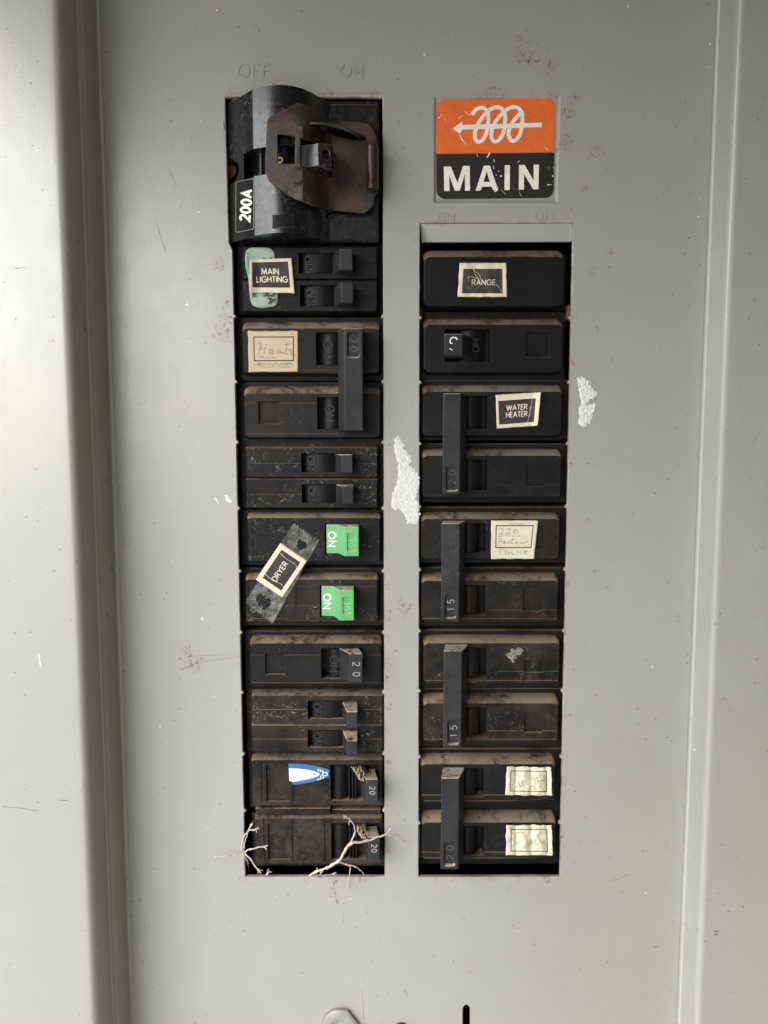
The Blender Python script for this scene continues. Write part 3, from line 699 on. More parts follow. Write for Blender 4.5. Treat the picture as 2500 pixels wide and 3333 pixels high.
# ---- green handled breakers
def greenb(label, X0, X1, vt, vf, vb, lines, frame, hnd, rec, col, win=None):
    t = thing('green_handle_breaker', label, 'circuit breaker', base_at((X0+X1)/2, vb), 'breakers with bright green handles')
    housing(t, X0-20, X1+20, vt-16, vb+14, color=(col[0]*.4, col[1]*.6, .2))
    u0, ua, ub, u1, v0, v1 = hnd
    cs = [lambda c: hole(c, u0-6, u1+3, v0-3, v1+4, 0, 8), lambda c: hole(c, *frame, 0, .35)]
    for (v, a, b) in lines: cs.append(lambda c, v=v, a=a, b=b: groove(c, v, a, b, 0))
    if win: cs.append(lambda c: hole(c, *win, 0, .5))
    body(t, X0, X1, vt, vf, vb, cs, color=col, r=1.2)
    handle_prism(t, [(u0, -5), (u0, .5), (ua, 1.3), (ub, 8.6), (u1, 8.6), (u1+2, -5)], (v0+v1)/2, v0, v1, .5, 'green_handle', 'green', color=(.75, .30, .35), bevel=.3,
                 cuts=[lambda c: pbox(c, *rec, 8.0, 12, href=8.6), lambda c: screwhole(c, (ub+u1)/2-12, v0, 5)])
    lettering('lettering', 'ON', (u0+ua)/2-1, (v0+v1)/2+1, 22, -90, 5.6, .95, M['white'], t, sp=.36, lift=.22, thick=.5, sx=1.1)
    lettering('rating_number', '30', (rec[0]+rec[1])/2, (rec[2]+rec[3])/2, 19, -90, 2.6, 8.0, M['greenmould'], t, sp=.35, lift=.2)
def screwhole(c, u, v, h):
    p = pt(u, v, h); z = p.z
    ring = []
    for k in (-.004, .004):
        ring.append([c.verts.new((p.x+.0011*cos(2*pi*i/14), p.y+.0011*sin(2*pi*i/14), z+k)) for i in range(14)])
    c.faces.new(ring[0]); c.faces.new(ring[1][::-1])
    for i in range(14): c.faces.new((ring[0][i], ring[0][(i+1) % 14], ring[1][(i+1) % 14], ring[1][i]))
greenb('upper of the two breakers with a green handle', 803, 1242, 1667, 1686, 1827,
       [(1705, 950, 1248), (1822, 806, 1244)], (823, 948, 1698, 1812), (1063, 1101, 1121, 1168, 1707, 1801), (1131, 1156, 1738, 1793), (1.0, .22, .7))
greenb('lower of the two breakers with a green handle', 798, 1234, 1864, 1886, 2024,
       [(1908, 938, 1240), (2019, 800, 1238)], (808, 937, 1900, 2013), (1047, 1086, 1104, 1152, 1908, 2005), (1116, 1142, 1945, 1997), (1.0, .50, 1.0), win=(962, 1036, 1912, 1972))
# ---- single breaker with a 20 handle
def tall_handle(t, ur0, ur1, ut0, ut1, v0r, v1r, v0t, v1t, hk, mat='grip', col=(1, .2, .1), hollow=True, name='handle'):
    bm = bmesh.new(); R = []
    for (a, b, c, d, h) in ((ur0, ur1, v0r, v1r, -4), (ur0, ur1, v0r, v1r, -1), (ut0, ut1, v0t, v1t, hk)):
        R.append([bm.verts.new(pt(a, c, max(h, -1) if h < 0 else h)+Vector((0, (4-1)*MM if h == -4 else 0, 0))), bm.verts.new(pt(b, c, max(h, -1) if h < 0 else h)+Vector((0, (4-1)*MM if h == -4 else 0, 0))),
                  bm.verts.new(pt(b, d, max(h, -1) if h < 0 else h)+Vector((0, (4-1)*MM if h == -4 else 0, 0))), bm.verts.new(pt(a, d, max(h, -1) if h < 0 else h)+Vector((0, (4-1)*MM if h == -4 else 0, 0)))])
    for a, b in zip(R, R[1:]):
        for i in range(4): bm.faces.new((a[i], a[(i+1) % 4], b[(i+1) % 4], b[i]))
    bm.faces.new(R[0]); bm.faces.new(R[-1][::-1])
    if hollow:
        c = bmesh.new(); screwhole(c, (ut0+ut1)/2-14, (v0r+v0t)/2, hk*.55); bm = cut(bm, c)
    return bmo(name, bm, M[mat], t, color=col, bevel=.25, seg=2)
t = thing('single_breaker', 'single breaker with leaning black handle marked 20, just below the green handled breakers', 'circuit breaker', base_at(1030, 2235))
cc = (1.0, .30, .15)
housing(t, 795, 1262, 2052, 2243, color=(.4, .2, .1))
slotpair(811, 1246, 2068, 2094, 0, 2229, (1046, 1180, 2110, 2210), (863, 928, 2127, 2195), cc, t, [(2131, 806, 1040), (2131, 1186, 1250), (2221, 812, 1250)], rock=(1070, 1120, 2110, 2210, 1088), word='ON')
tall_handle(t, 1104, 1168, 1138, 1180, 2110, 2206, 2127, 2221, 8.3)
lettering('rating_number', '20', 1160, 2178, 22, -90, 2.6, 8.3, M['figure'], t, sp=.95, lift=.08)
# ---- two lowest breakers on the left (framed faces)
def framed(label, X0, X1, vt, vf, vb, pit, win, ribs, lines, rock, hargs, num, col):
    t = thing('framed_breaker', label, 'circuit breaker', base_at(1030, vb), 'lowest breakers of the left column')
    housing(t, X0-8, 1262, vt-8, vb+8, color=(col[0], col[1], .2))
    cs = [lambda c: hole(c, *pit, 0, 1.3), lambda c: hole(c, *win, 0, 5)]
    for (v, a, b) in lines: cs.append(lambda c, v=v, a=a, b=b: groove(c, v, a, b, 0))
    for (u, a, b) in ribs: cs.append(lambda c, u=u, a=a, b=b: pbox(c, u-2, u+2, a, b, -.45, 2, href=0))
    body(t, X0, X1, vt, vf, vb, cs, color=col, r=1.0)
    rocker(t, *rock, h=-1.8, color=(.1, .35, 0))
    for ur in (rock[1]+7, rock[1]+18, rock[1]+28):
        bm = bmesh.new(); pbox(bm, ur, ur+4, rock[2]+1, rock[3]-1, -4.5, -1.2, href=-1.2); bmo('slot_rib', bm, M['black'], t, color=(.3, .45, 0), bevel=.15)
    tall_handle(t, *hargs, mat='grip', col=(1, .22, 0), hollow=False)
    ut0, ut1, v0t, v1t = hargs[2], hargs[3], hargs[6], hargs[7]
    lettering('rating_number', num, (ut0+ut1)/2+1, v0t+37, 17, -90, 2.4, hargs[8], M['figure'], t, sp=.35, lift=.08)
    return t
tA = framed('dusty breaker bearing the blue and white sticker, its handle clogged with dirt', 817, 1249, 2455, 2474, 2622,
       (866, 941, 2489, 2609), (1076, 1236, 2489, 2606), ((852, 2480, 2614), (951, 2556, 2609), (957, 2480, 2609)), ((2616, 822, 1140),), (1082, 1128, 2489, 2606),
       (1176, 1222, 1192, 1230, 2512, 2592, 2536, 2616, 9.0), '20', (1.0, .72, .3))
tB = framed('dusty lowest breaker of the left column, behind the dry twigs', 828, 1248, 2655, 2664, 2812,
       (872, 943, 2679, 2799), (1078, 1240, 2679, 2800), ((860, 2665, 2808), (953, 2665, 2808), (1058, 2668, 2808)), ((2803, 830, 1240),), (1084, 1130, 2679, 2800),
       (1184, 1228, 1198, 1236, 2700, 2780, 2724, 2806, 9.0), '20', (.8, .85, .3))
bm = bmesh.new(); pbox(bm, 832, 1076, 2630, 2652, -6, -1.6); pbox(bm, 1080, 1240, 2634, 2650, -6, -2.4)
bmo('barrier_strip', bm, M['black'], tB, color=(1, .6, .2), bevel=.3)
# packed dirt on the two clogged handles
def lump(name, poly, hb, ht, mat, parent=None, seed=0, step=2.2, amp=1.0, tip=None, ragged=6, edge_drop=1.0):
    """crusty patch: poly in photo units, mm base and height"""
    us = [p[0] for p in poly]; vs_ = [p[1] for p in poly]
    def inside(u, v):
        c = False; n = len(poly); j = n-1
        for i in range(n):
            (ui, vi), (uj, vj) = poly[i], poly[j]
            if (vi > v) != (vj > v) and u < (uj-ui)*(v-vi)/(vj-vi)+ui: c = not c
            j = i
        return c
    def dist(u, v):
        m = 1e9; n = len(poly)
        for i in range(n):
            (a, b), (c, d) = poly[i-1], poly[i]; L = (c-a)**2+(d-b)**2 or 1
            t_ = max(0, min(1, ((u-a)*(c-a)+(v-b)*(d-b))/L)); m = min(m, hypot(u-a-t_*(c-a), v-b-t_*(d-b)))
        return m
    bm = bmesh.new(); nu = int((max(us)-min(us)+16)/step); nv = int((max(vs_)-min(vs_)+16)/step); V = {}
    for i in range(nu+1):
        for j in range(nv+1):
            u = min(us)-8+i*step; v = min(vs_)-8+j*step
            sd = (dist(u, v) if inside(u, v) else -dist(u, v))+noise.noise(Vector((u*.11, v*.11, seed)))*ragged+noise.noise(Vector((u*.35, v*.35, seed+3)))*ragged*.5
            if sd < 0: continue
            q = min(1, sd/7); n1 = noise.noise(Vector((u*.16, v*.16, seed+9))); n2 = noise.noise(Vector((u*.33, v*.33, seed+5)))
            hh = hb+(ht-hb)*(q**.6)*(.65+.45*n1+.4*n2*amp)
            if tip: hh += tip(u, v)
            V[i, j] = bm.verts.new(pt(u+n2*.6, v+n1*.6, hh))
    for (i, j) in list(V):
        if (i+1, j) in V and (i, j+1) in V and (i+1, j+1) in V: bm.faces.new((V[i, j], V[i+1, j], V[i+1, j+1], V[i, j+1]))
    for v in [v for v in bm.verts if not v.link_faces]: bm.verts.remove(v)
    bd = [e for e in bm.edges if e.is_boundary]
    r = bmesh.ops.extrude_edge_only(bm, edges=bd)
    for v in r['geom']:
        if isinstance(v, bmesh.types.BMVert): v.co.y += (.25*MM+abs(ht-hb)*MM*.6)*edge_drop
    return bmo(name, bm, mat, parent, smooth=70)
lump('dirt_clump', [(1137, 2494), (1180, 2494), (1196, 2514), (1228, 2532), (1222, 2541), (1190, 2546), (1168, 2540), (1152, 2512)], -3, 2, M['dirt'], tA, 3, tip=lambda u, v: max(0, (v-2494)/46)*6, ragged=3)
lump('dirt_clump', [(1158, 2686), (1192, 2684), (1198, 2700), (1232, 2716), (1226, 2726), (1196, 2734), (1174, 2728), (1160, 2706)], -3, 2, M['dirt'], tB, 8, tip=lambda u, v: max(0, (v-2690)/46)*6, ragged=3)
# ================================================================== MAIN BREAKER
PH = [(745, -1.5), (749, -1), (788, 4.2), (824, 9.9), (828, 10.2), (868, 12.5), (878, 13.1), (900, 13.8), (930, 13.8), (960, 12.8), (990, 10.8), (1015, 7.8), (1035, 4.6), (1054, 1.8), (1070, .4), (1084, 0), (1232, 0)]
def hp(u, v=0):
    if u <= PH[0][0]: return PH[0][1]
    for a, b in zip(PH, PH[1:]):
        if u <= b[0]: return a[1]+(b[1]-a[1])*(u-a[0])/(b[0]-a[0])
    return 0.
mt = thing('main_breaker', 'large glossy black main breaker with bulging front and white 200A marking', 'circuit breaker', base_at(990, 780))
bm = bmesh.new()
# photo columns shift with distance, so place profile at mid height
zt = pt(0, 330, 0).z; zb = pt(0, 788, 0).z
def mainprof(h0): return [(PH[0][0], h0)]+PH+[(PH[-1][0], h0)]
rings = []
for z, dz in ((zt, 0), (zb, 0)):
    rings.append([bm.verts.new((pt(u, 560, h).x, -h*MM, z)) for (u, h) in mainprof(-20)])
bm.faces.new(rings[0]); bm.faces.new(rings[1][::-1]); n = len(rings[0])
for i in range(n): bm.faces.new((rings[0][i], rings[0][(i+1) % n], rings[1][(i+1) % n], rings[1][i]))
c = bmesh.new()
a = pt(792, 530, 6).x; b = pt(1046, 530, 6).x
box(c, a, b, pt(0, 580, 8).z, pt(0, 492, 8).z, -8, 20)
p = pt(744, 553, 2); rr = []
for hh in (-15, 20): rr.append([c.verts.new((p.x+.0042*cos(2*pi*i/24), -hh*MM, p.z+.0045*sin(2*pi*i/24))) for i in range(24)])
c.faces.new(rr[0]); c.faces.new(rr[1][::-1])
for i in range(24): c.faces.new((rr[0][i], rr[0][(i+1) % 24], rr[1][(i+1) % 24], rr[1][i]))
bm = cut(bm, c)
bmo('body', bm, M['gloss'], mt, color=(.75, .18, .6), smooth=24, bevel=.35)
housing(mt, 741, 1240, 334, 786, -8, color=(.3, .2, 0))
# curved toggle drum seen in the window
bm = bmesh.new()
prof = [(796, -7)]+[(800+240*i/12, -4+12*sin(pi*(.04+.92*i/12))) for i in range(13)]+[(1044, -7)]
prism(bm, prof, 530, 494, 578, 4); bmo('toggle_drum', bm, M['gloss'], mt, color=(0, .1, 0), smooth=50)
bm = bmesh.new(); pbox(bm, 846, 849, 498, 576, 4.5, 5.9); bmo('toggle_mark', bm, M['outline'], mt)
bm = bmesh.new(); ribbon(bm, [(902, 515), (914, 513), (919, 518), (918, 525), (913, 529), (903, 528)], 4.5, lambda u, v, L: pt(u, v, 9.2+L), .1, .5); bmo('toggle_mark', bm, M['gold'], mt)
bm = bmesh.new()
R = [[bm.verts.new(pt(*q)) for q in ring] for ring in (
    ((985, 478, 4), (1060, 478, 4), (1060, 566, 4), (985, 566, 4)),
    ((977, 474, 17), (1066, 474, 14), (1066, 560, 14), (977, 541, 17)),
    ((1008, 470, 23), (1075, 470, 22), (1075, 556, 22), (1004, 545, 23)),
    ((1036, 465, 25), (1081, 471, 24), (1081, 556, 24), (1036, 539, 25)))]
for a, b in zip(R, R[1:]):
    for i in range(4): bm.faces.new((a[i], a[(i+1) % 4], b[(i+1) % 4], b[i]))
bm.faces.new(R[0]); bm.faces.new(R[-1][::-1])
c = bmesh.new(); p = pt(1061, 505, 24); rr = []
for hh in (14, 30): rr.append([c.verts.new((p.x+.0013*cos(2*pi*i/16), -hh*MM, p.z+.0021*sin(2*pi*i/16))) for i in range(16)])
c.faces.new(rr[0]); c.faces.new(rr[1][::-1])
for i in range(16): c.faces.new((rr[0][i], rr[0][(i+1) % 16], rr[1][(i+1) % 16], rr[1][i]))
bm = cut(bm, c)
bmo('handle', bm, M['gloss'], mt, color=(.5, .45, 1.0), bevel=.4, smooth=35)
# moulded label plates
def plate(u0, u1, v0, v1, r, parent, name, w=2.2, mat='outline', sk=0):
    l = [(x, z) for (x, z) in rrect(u0, u1, v0, v1, r, 4)]; l.append(l[0])
    l = [(x, z+sk*(x-u0)) for x, z in l]
    bm = bmesh.new(); ribbon(bm, l, w, lambda u, v, L: pt(u, v, hp(u)+L), .05, .12, step=8); return bmo(name, bm, M[mat], parent)
plate(768, 826, 592, 757, 7, mt, 'plate_outline', sk=-.2)
plate(754, 821, 326, 500, 3, mt, 'plate_outline', w=1.6, sk=-.30)
lettering('lettering', '200A', 801, 668, 30, 85, 8.2, lambda u, v: hp(u), M['white'], mt, sp=.28, lift=.14, thick=.3, sx=1.0)
# small lower square on the flat part and mounting screw in the side hole
bm = bmesh.new(); pbox(bm, 1070, 1228, 692, 780, -2, .35); bmo('lower_plate', bm, M['gloss'], mt, color=(0, .1, 0), bevel=.2)
bm = bmesh.new(); pbox(bm, 1074, 1228, 338, 400, -2, .5); bmo('upper_plate', bm, M['gloss'], mt, color=(.8, .55, .2), bevel=.25)
bm = bmesh.new(); prism(bm, [(886, 10), (886, 14.4), (930, 14.5), (962, 13.6), (962, 9)], 730, 700, 742, 14); bmo('maker_plate', bm, M['gloss'], mt, color=(0, .1, .1), bevel=.25)
bm = bmesh.new(); p = pt(750, 560, -6); bmesh.ops.create_cone(bm, cap_ends=True, segments=20, radius1=.0026, radius2=.0022, depth=.003)
for w_ in bm.verts: w_.co = Vector((w_.co.x, w_.co.z, w_.co.y))+p
bmo('mounting_screw', bm, M['brown'], mt, bevel=.2)
# ------------------------------------------------------------------ rusty lock bracket over the main handle
def hb(u):
    pts = [(860, 16.2), (985, 17.4), (1010, 15.5), (1066, 6.0), (1080, 4.8), (1240, 4.2)]
    if u <= pts[0][0]: return pts[0][1]
    for a, b in zip(pts, pts[1:]):
        if u <= b[0]: return a[1]+(b[1]-a[1])*(u-a[0])/(b[0]-a[0])
    return pts[-1][1]
br = thing('lock_bracket', 'rusty brown steel lock plate hooked over the main breaker handle', 'bracket', pt(1050, 690, 5))
outl = [(969, 334), (984, 338), (1011, 343), (1045, 366), (1076, 385), (1110, 392), (1192, 399), (1205, 408), (1214, 420), (1224, 440), (1230, 470), (1230, 628), (1219, 634), (1217, 665), (1203, 680), (1185, 694), (1130, 688), (1083, 683), (1030, 671), (960, 647), (925, 624), (888, 600), (872, 583), (865, 563), (864, 505), (867, 440), (870, 393), (878, 381), (920, 358)]
h1 = [(903, 436), (960, 442), (960, 534), (903, 531)]
h2 = [(977, 449), (1040, 468), (1083, 472), (1083, 577), (1050, 570), (1040, 556), (977, 543)]
h3 = [(1011, 401), (1060, 398), (1120, 412), (1160, 432), (1192, 440), (1192, 457), (1150, 456), (1100, 446), (1050, 425)]
pl = [[Vector((u, v, 0)) for u, v in q] for q in (outl, h1, h2, h3)]
tri = geometry.tessellate_polygon(pl); fl = [q for l in pl for q in l]
bm = bmesh.new(); vs = [bm.verts.new(q) for q in fl]
for t_ in tri:
    try: bm.faces.new([vs[i] for i in t_])
    except ValueError: pass
for u in (880, 900, 925, 950, 985, 997, 1010, 1024, 1038, 1052, 1066, 1072, 1080, 1120, 1160, 1200):
    bmesh.ops.bisect_plane(bm, geom=bm.verts[:]+bm.edges[:]+bm.faces[:], plane_co=(u, 0, 0), plane_no=(1, 0, 0))
for v in range(350, 690, 30):
    bmesh.ops.bisect_plane(bm, geom=bm.verts[:]+bm.edges[:]+bm.faces[:], plane_co=(0, v, 0), plane_no=(0, 1, 0))
for w_ in bm.verts:
    u, v = w_.co.x, w_.co.y
    w_.co = pt(u, v, hb(u)+.5*noise.noise(Vector((u*.02, v*.02, 1)))+(max(0, (400-v)/60)*-1.6))
bmesh.ops.recalc_face_normals(bm, faces=bm.faces)
if sum(f.normal.y*f.calc_area() for f in bm.faces) > 0: bmesh.ops.reverse_faces(bm, faces=bm.faces)
o = bmo('plate', bm, M['rust'], br, smooth=40, recalc=False)
md = o.modifiers.new('t', 'SOLIDIFY'); md.thickness = .0011; md.offset = -1
md = o.modifiers.new('b', 'BEVEL'); md.width = .0002; md.segments = 2; md.limit_method = 'ANGLE'; md.angle_limit = radians(50)
# bent out tongue
bm = bmesh.new()
up = [(1007, 399, 16), (1035, 397, 16), (1061, 399, 15.6), (1090, 404, 15), (1118, 411, 14.5), (1146, 422, 13.5), (1164, 434, 12), (1174, 447, 9.5)]
dn = [(1010, 405, 16), (1037, 405, 16), (1061, 408, 15.5), (1090, 414, 15), (1116, 421, 14.4), (1142, 433, 13.4), (1160, 444, 12), (1171, 453, 9.5)]
bk = [(1020, 399, 9), (1050, 398, 7), (1075, 400, 6), (1100, 404, 5.4), (1125, 413, 5.2), (1150, 428, 5), (1168, 440, 5), (1180, 452, 5)]
rw = [[bm.verts.new(pt(*q)) for q in r_] for r_ in (dn, up, bk)]
for a, b in zip(rw, rw[1:]):
    for i in range(7): bm.faces.new((a[i], a[i+1], b[i+1], b[i]))
o = bmo('bent_tongue', bm, M['rust'], br, smooth=40); md = o.modifiers.new('t', 'SOLIDIFY'); md.thickness = .0006
bm = bmesh.new()
prof = [(1212+21*cos(2*pi*i/18), 7.2+2.6*sin(2*pi*i/18)) for i in range(18)]
prism(bm, prof, 548, 476, 619, 7); bmo('rolled_pin', bm, M['rustroll'], br, bevel=.3)
# ================================================================== BADGE
badge = thing('main_badge', 'orange and black badge with white coil and arrow emblem over the word MAIN', 'badge', pt(1612, 648, 0))
bz = -.55
def rr_px(u0, u1, v0, v1, r): return rrect(u0, u1, v0, v1, r, 6)
top = [(1419, 500)]+[(1419, 349)]+[(1419+28-28*cos(radians(a)), 349-24*sin(radians(a))) for a in range(15, 91, 15)]+[(1776, 319)]+[(1776+29*sin(radians(a)), 347-28*cos(radians(a))) for a in range(0, 91, 15)]+[(1804, 495)]
botp = [(1420, 502), (1804, 497), (1802, 616)]+[(1774+27*cos(radians(a)), 618+26*sin(radians(a))) for a in range(15, 91, 15)]+[(1448, 648)]+[(1448-27*sin(radians(a)), 620+27*cos(radians(a))) for a in range(0, 91, 15)]
for nm, poly, mat in (('orange_field', top, 'orange'), ('black_field', botp, 'sblack')):
    bm = bmesh.new(); f = [bm.verts.new(pt(u, v, bz)) for u, v in poly]; g = [bm.verts.new(pt(u, v, bz-.25)) for u, v in poly]
    bm.faces.new(f)
    for i in range(len(f)): bm.faces.new((f[i], f[(i+1) % len(f)], g[(i+1) % len(f)], g[i]))
    bmo(nm, bm, M[mat], badge, smooth=0)
def z5(x, y): return (1320+x/2.765, 280+y/2.765)
FB = lambda u, v, L: pt(u, v, bz+L)
def bez(P, n=7):
    out = []
    P_ = [P[0]]+P+[P[-1]]
    for i in range(1, len(P_)-2):
        a, b, c_, d = P_[i-1], P_[i], P_[i+1], P_[i+2]
        for k in range(n):
            t_ = k/n
            out.append(tuple(.5*((2*b[q])+(-a[q]+c_[q])*t_+(2*a[q]-5*b[q]+4*c_[q]-d[q])*t_*t_+(-a[q]+3*b[q]-3*c_[q]+d[q])*t_**3) for q in (0, 1)))
    return out+[P[-1]]
coil = [[(597, 258), (635, 212), (683, 194), (728, 215), (745, 275), (738, 385), (705, 470), (655, 503), (624, 455), (640, 370), (700, 270), (762, 210)],
        [(752, 216), (800, 194), (850, 196), (892, 240), (896, 330), (880, 420), (840, 485), (795, 498), (772, 440), (795, 350), (850, 270), (910, 212)],
        [(905, 216), (950, 194), (1000, 192), (1045, 235), (1052, 320), (1035, 420), (1000, 480), (955, 492), (928, 430), (950, 350), (1000, 280), (1045, 232)]]
bm = bmesh.new()
for i, l in enumerate(coil): ribbon(bm, bez([z5(*q) for q in l]), 12.5, FB, .05+.03*i, .05)
ribbon(bm, [z5(495, 372), z5(1228, 349)], 15, FB, .15, .15)
tp = [z5(425, 379), z5(517, 316), z5(510, 350), z5(512, 392), z5(490, 432)]
f = [bm.verts.new(FB(*q, .18)) for q in tp]; bm.faces.new(f)
bmo('coil_arrow_emblem', bm, M['swhite'], badge, smooth=30)
def polyl(name, polys, mat, parent, F, lift=.06):
    bm = bmesh.new()
    for (outer_, *holes) in polys:
        P = [[Vector((u, v, 0)) for u, v in outer_]]+[[Vector((u, v, 0)) for u, v in h_] for h_ in holes]
        tr = geometry.tessellate_polygon(P); vv = [bm.verts.new(F(q.x, q.y, lift)) for l in P for q in l]
        for t_ in tr: bm.faces.new([vv[i] for i in t_])
    return bmo(name, bm, mat, parent, smooth=0)
L_M = [z5(*q) for q in ((345, 725), (408, 724), (468, 872), (518, 719), (578, 718), (580, 942), (536, 943), (534, 790), (488, 942), (444, 943), (392, 800), (397, 944), (348, 945))]
L_A = [z5(*q) for q in ((705, 717), (760, 716), (835, 938), (790, 940), (774, 905), (690, 906), (676, 940), (630, 942))]
L_Ah = [z5(*q) for q in ((731, 768), (758, 862), (702, 864))]
L_I = [z5(*q) for q in ((893, 713), (940, 712), (938, 935), (890, 937))]
L_N = [z5(*q) for q in ((1022, 711), (1072, 710), (1153, 850), (1153, 708), (1201, 708), (1197, 929), (1150, 930), (1066, 790), (1066, 932), (1019, 933))]
lett = bmesh.new(); lett.free()
for q in ((L_M,), (L_A, L_Ah), (L_I,), (L_N,)): polyl('letter', [q], M['swhite'], badge, FB)
chips = bmesh.new()
for (x, y, a, L_, w) in ((745, 622, 60, 18, 4), (797, 672, -80, 10, 3), (793, 732, -80, 11, 3), (838, 768, -20, 5, 4), (860, 808, 10, 6, 6), (1015, 682, 30, 9, 3.5), (1295, 888, 0, 14, 4), (815, 800, -60, 6, 2), (810, 945, 30, 9, 5),
                          (825, 925, 60, 14, 3), (880, 950, -45, 26, 1.2), (1035, 975, -65, 20, 1.2), (495, 280, 35, 16, 1.6), (560, 250, -35, 26, 1.2), (300, 285, 30, 9, 3), (322, 265, 30, 7, 2), (505, 470, -60, 22, 3.4), (535, 510, -50, 16, 1.6), (1270, 563, -40, 14, 2), (1325, 810, 90, 6, 3), (1333, 735, 90, 8, 2), (420, 395, -30, 20, 1)):
    u, v = z5(x, y); ca, sa = cos(radians(a)), sin(radians(a))
    ribbon(chips, [(u-ca*L_/2, v+sa*L_/2), (u+random.uniform(-1, 1), v+random.uniform(-1, 1)), (u+ca*L_/2, v-sa*L_/2)], w*.8, FB, .13+random.uniform(0, .02), .03, jit=.5)
o = bmo('scratches', chips, M['swhite'], badge); 
# ================================================================== STICKERS AND PAPER LABELS
def wob(a, seed, f=3.0): return lambda s_, t_: a*(.5+noise.noise(Vector((s_*f, t_*f, seed)))+.4*noise.noise(Vector((s_*f*2.7, t_*f*2.7, seed+4))))
# mint sticker under the MAIN LIGHTING label
st = thing('mint_sticker', 'faded pale green rounded sticker mostly hidden under the MAIN LIGHTING label', 'sticker', pt(850, 1000, 0))
body_l = [(800, 870), (798, 835), (803, 815), (818, 806), (850, 805), (875, 807), (890, 818), (896, 838), (897, 860), (901, 900), (905, 960), (903, 985), (895, 995), (875, 1000), (845, 1002), (825, 995), (816, 980), (812, 950), (808, 905)]
bm = bmesh.new(); P = [Vector((u, v, 0)) for u, v in bez(body_l+[body_l[0]], 4)[:-1]]
vs = [bm.verts.new(q) for q in P]; bm.faces.new(vs)
for u in range(805, 900, 12): bmesh.ops.bisect_plane(bm, geom=bm.verts[:]+bm.edges[:]+bm.faces[:], plane_co=(u, 0, 0), plane_no=(1, 0, 0))
for v in range(812, 1000, 12): bmesh.ops.bisect_plane(bm, geom=bm.verts[:]+bm.edges[:]+bm.faces[:], plane_co=(0, v, 0), plane_no=(0, 1, 0))
for w_ in bm.verts: w_.co = pt(w_.co.x, w_.co.y, .35+.35*noise.noise(Vector((w_.co.x*.03, w_.co.y*.03, 4)))+max(0, (818-w_.co.x)/18)*.8)
o = bmo('sticker_sheet', bm, M['mint'], st, smooth=60); md = o.modifiers.new('t', 'SOLIDIFY'); md.thickness = .0001
for s_, cu, cv, H, w in (('2', 872, 846, 24, 5), ('0A', 882, 968, 24, 4.5), ('CAT', 808, 858, 9, 1.8), ('SC', 826, 960, 9, 1.8), ('S', 861, 962, 10, 1.8)):
    lettering('lettering', s_, cu, cv, H, -82, w, .75, M['ink'], st, lift=.1, thick=.3)
# MAIN LIGHTING
lg = 'small typed labels with cream border'
def typed(label, name, L, inner, lines, w=3.2, mats=('cream', 'ink'), rag=1.0, group=lg, wmat='cream'):
    t = thing(name, label, 'label', L.F(0, -L.hg/2), group)
    L.card('paper', inner, [M[m_] for m_ in mats], t, rag=rag)
    strokes = []
    for (s_, a, b, H, sx) in lines: strokes += shift(text(s_, H, .24)[0], a/sx, b, 1) if sx == 1 else [[(x*sx, y) for x, y in l] for l in shift(text(s_, H, .24)[0], a/sx, b)]
    L.write('lettering', strokes, w, M[wmat], t, lift=.10)
    return t
def curl(s_, t_): return 1.4*max(0, .22-s_)**1.3*8*(1-.3*t_)+.25*noise.noise(Vector((s_*3, t_*3, 2)))
typed('cream bordered black label reading MAIN LIGHTING', 'typed_label', Label(884, 900, 134, 104, 0, 1.3, curl, ((-4, -4), (-2, -8), (8, 2), (-2, 0))),
      (-60, 55, -36, 42), (('MAIN', -4, 13, 17, 1), ('LIGHTING', 1, -11, 17, .96)), 3.4)
typed('creased cream bordered black label reading RANGE', 'typed_label', Label(1571, 911, 154, 111, 0, .35, wob(.6, 5, 4), ((2, 0), (0, 0), (2, 0), (-4, 0))),
      (-64, 64, -44, 36), (('RANGE', 4, -8, 17, 1),), 2.6, mats=('cream', 'inkworn'))
def curlr(s_, t_): return 3.0*max(0, s_-.86)*6*(.5+.5*t_)+.15*noise.noise(Vector((s_*3, t_*3, 7)))
typed('cream bordered black label reading WATER HEATER with its right edge peeling', 'typed_label', Label(1688, 1336, 144, 109, 2, .35, curlr, ((-1, 2), (2, -3), (-12, -3), (0, 2))),
      (-64, 58, -42, 35), (('WATER', -3, 10, 16, .95), ('HEATER', -3, -13, 16, .92)), 3.0)
# DRYER on tape
tp = thing('tape_strip', 'strip of cloudy clear tape with ragged cut ends holding the DRYER label', 'tape', pt(915, 1945, .3))
Lt = Label(916, 1862, 108, 312, -31, .55, wob(.45, 12, 6), ((0, 0), (0, 6), (10, 10), (4, -12)))
bm = bmesh.new(); V = {}; nx, ny = 36, 104
for i in range(nx+1):
    for j in range(ny+1):
        a = -49+98*i/nx; b = -156+312*j/ny
        if j == ny: b += 3.5*(((i//2) % 2)*2-1)
        if j == 0: b += noise.noise(Vector((i*.8, 0, 3)))*14
        V[i, j] = bm.verts.new(Lt.F(a, b))
for i in range(nx):
    for j in range(ny):
        a = -49+98*(i+.5)/nx; b = -156+312*(j+.5)/ny
        # bubbles of missing tape
        if hypot((a-8)/16, (b-112)/15) < 1+.3*noise.noise(Vector((a*.1, b*.1, 2))) or hypot((a+4)/22, (b+116)/22) < 1+.3*noise.noise(Vector((a*.1, b*.1, 6))): continue
        bm.faces.new((V[i, j], V[i+1, j], V[i+1, j+1], V[i, j+1]))
for v in [v for v in bm.verts if not v.link_faces]: bm.verts.remove(v)
bmo('tape_film', bm, M['tape'], tp, smooth=60)
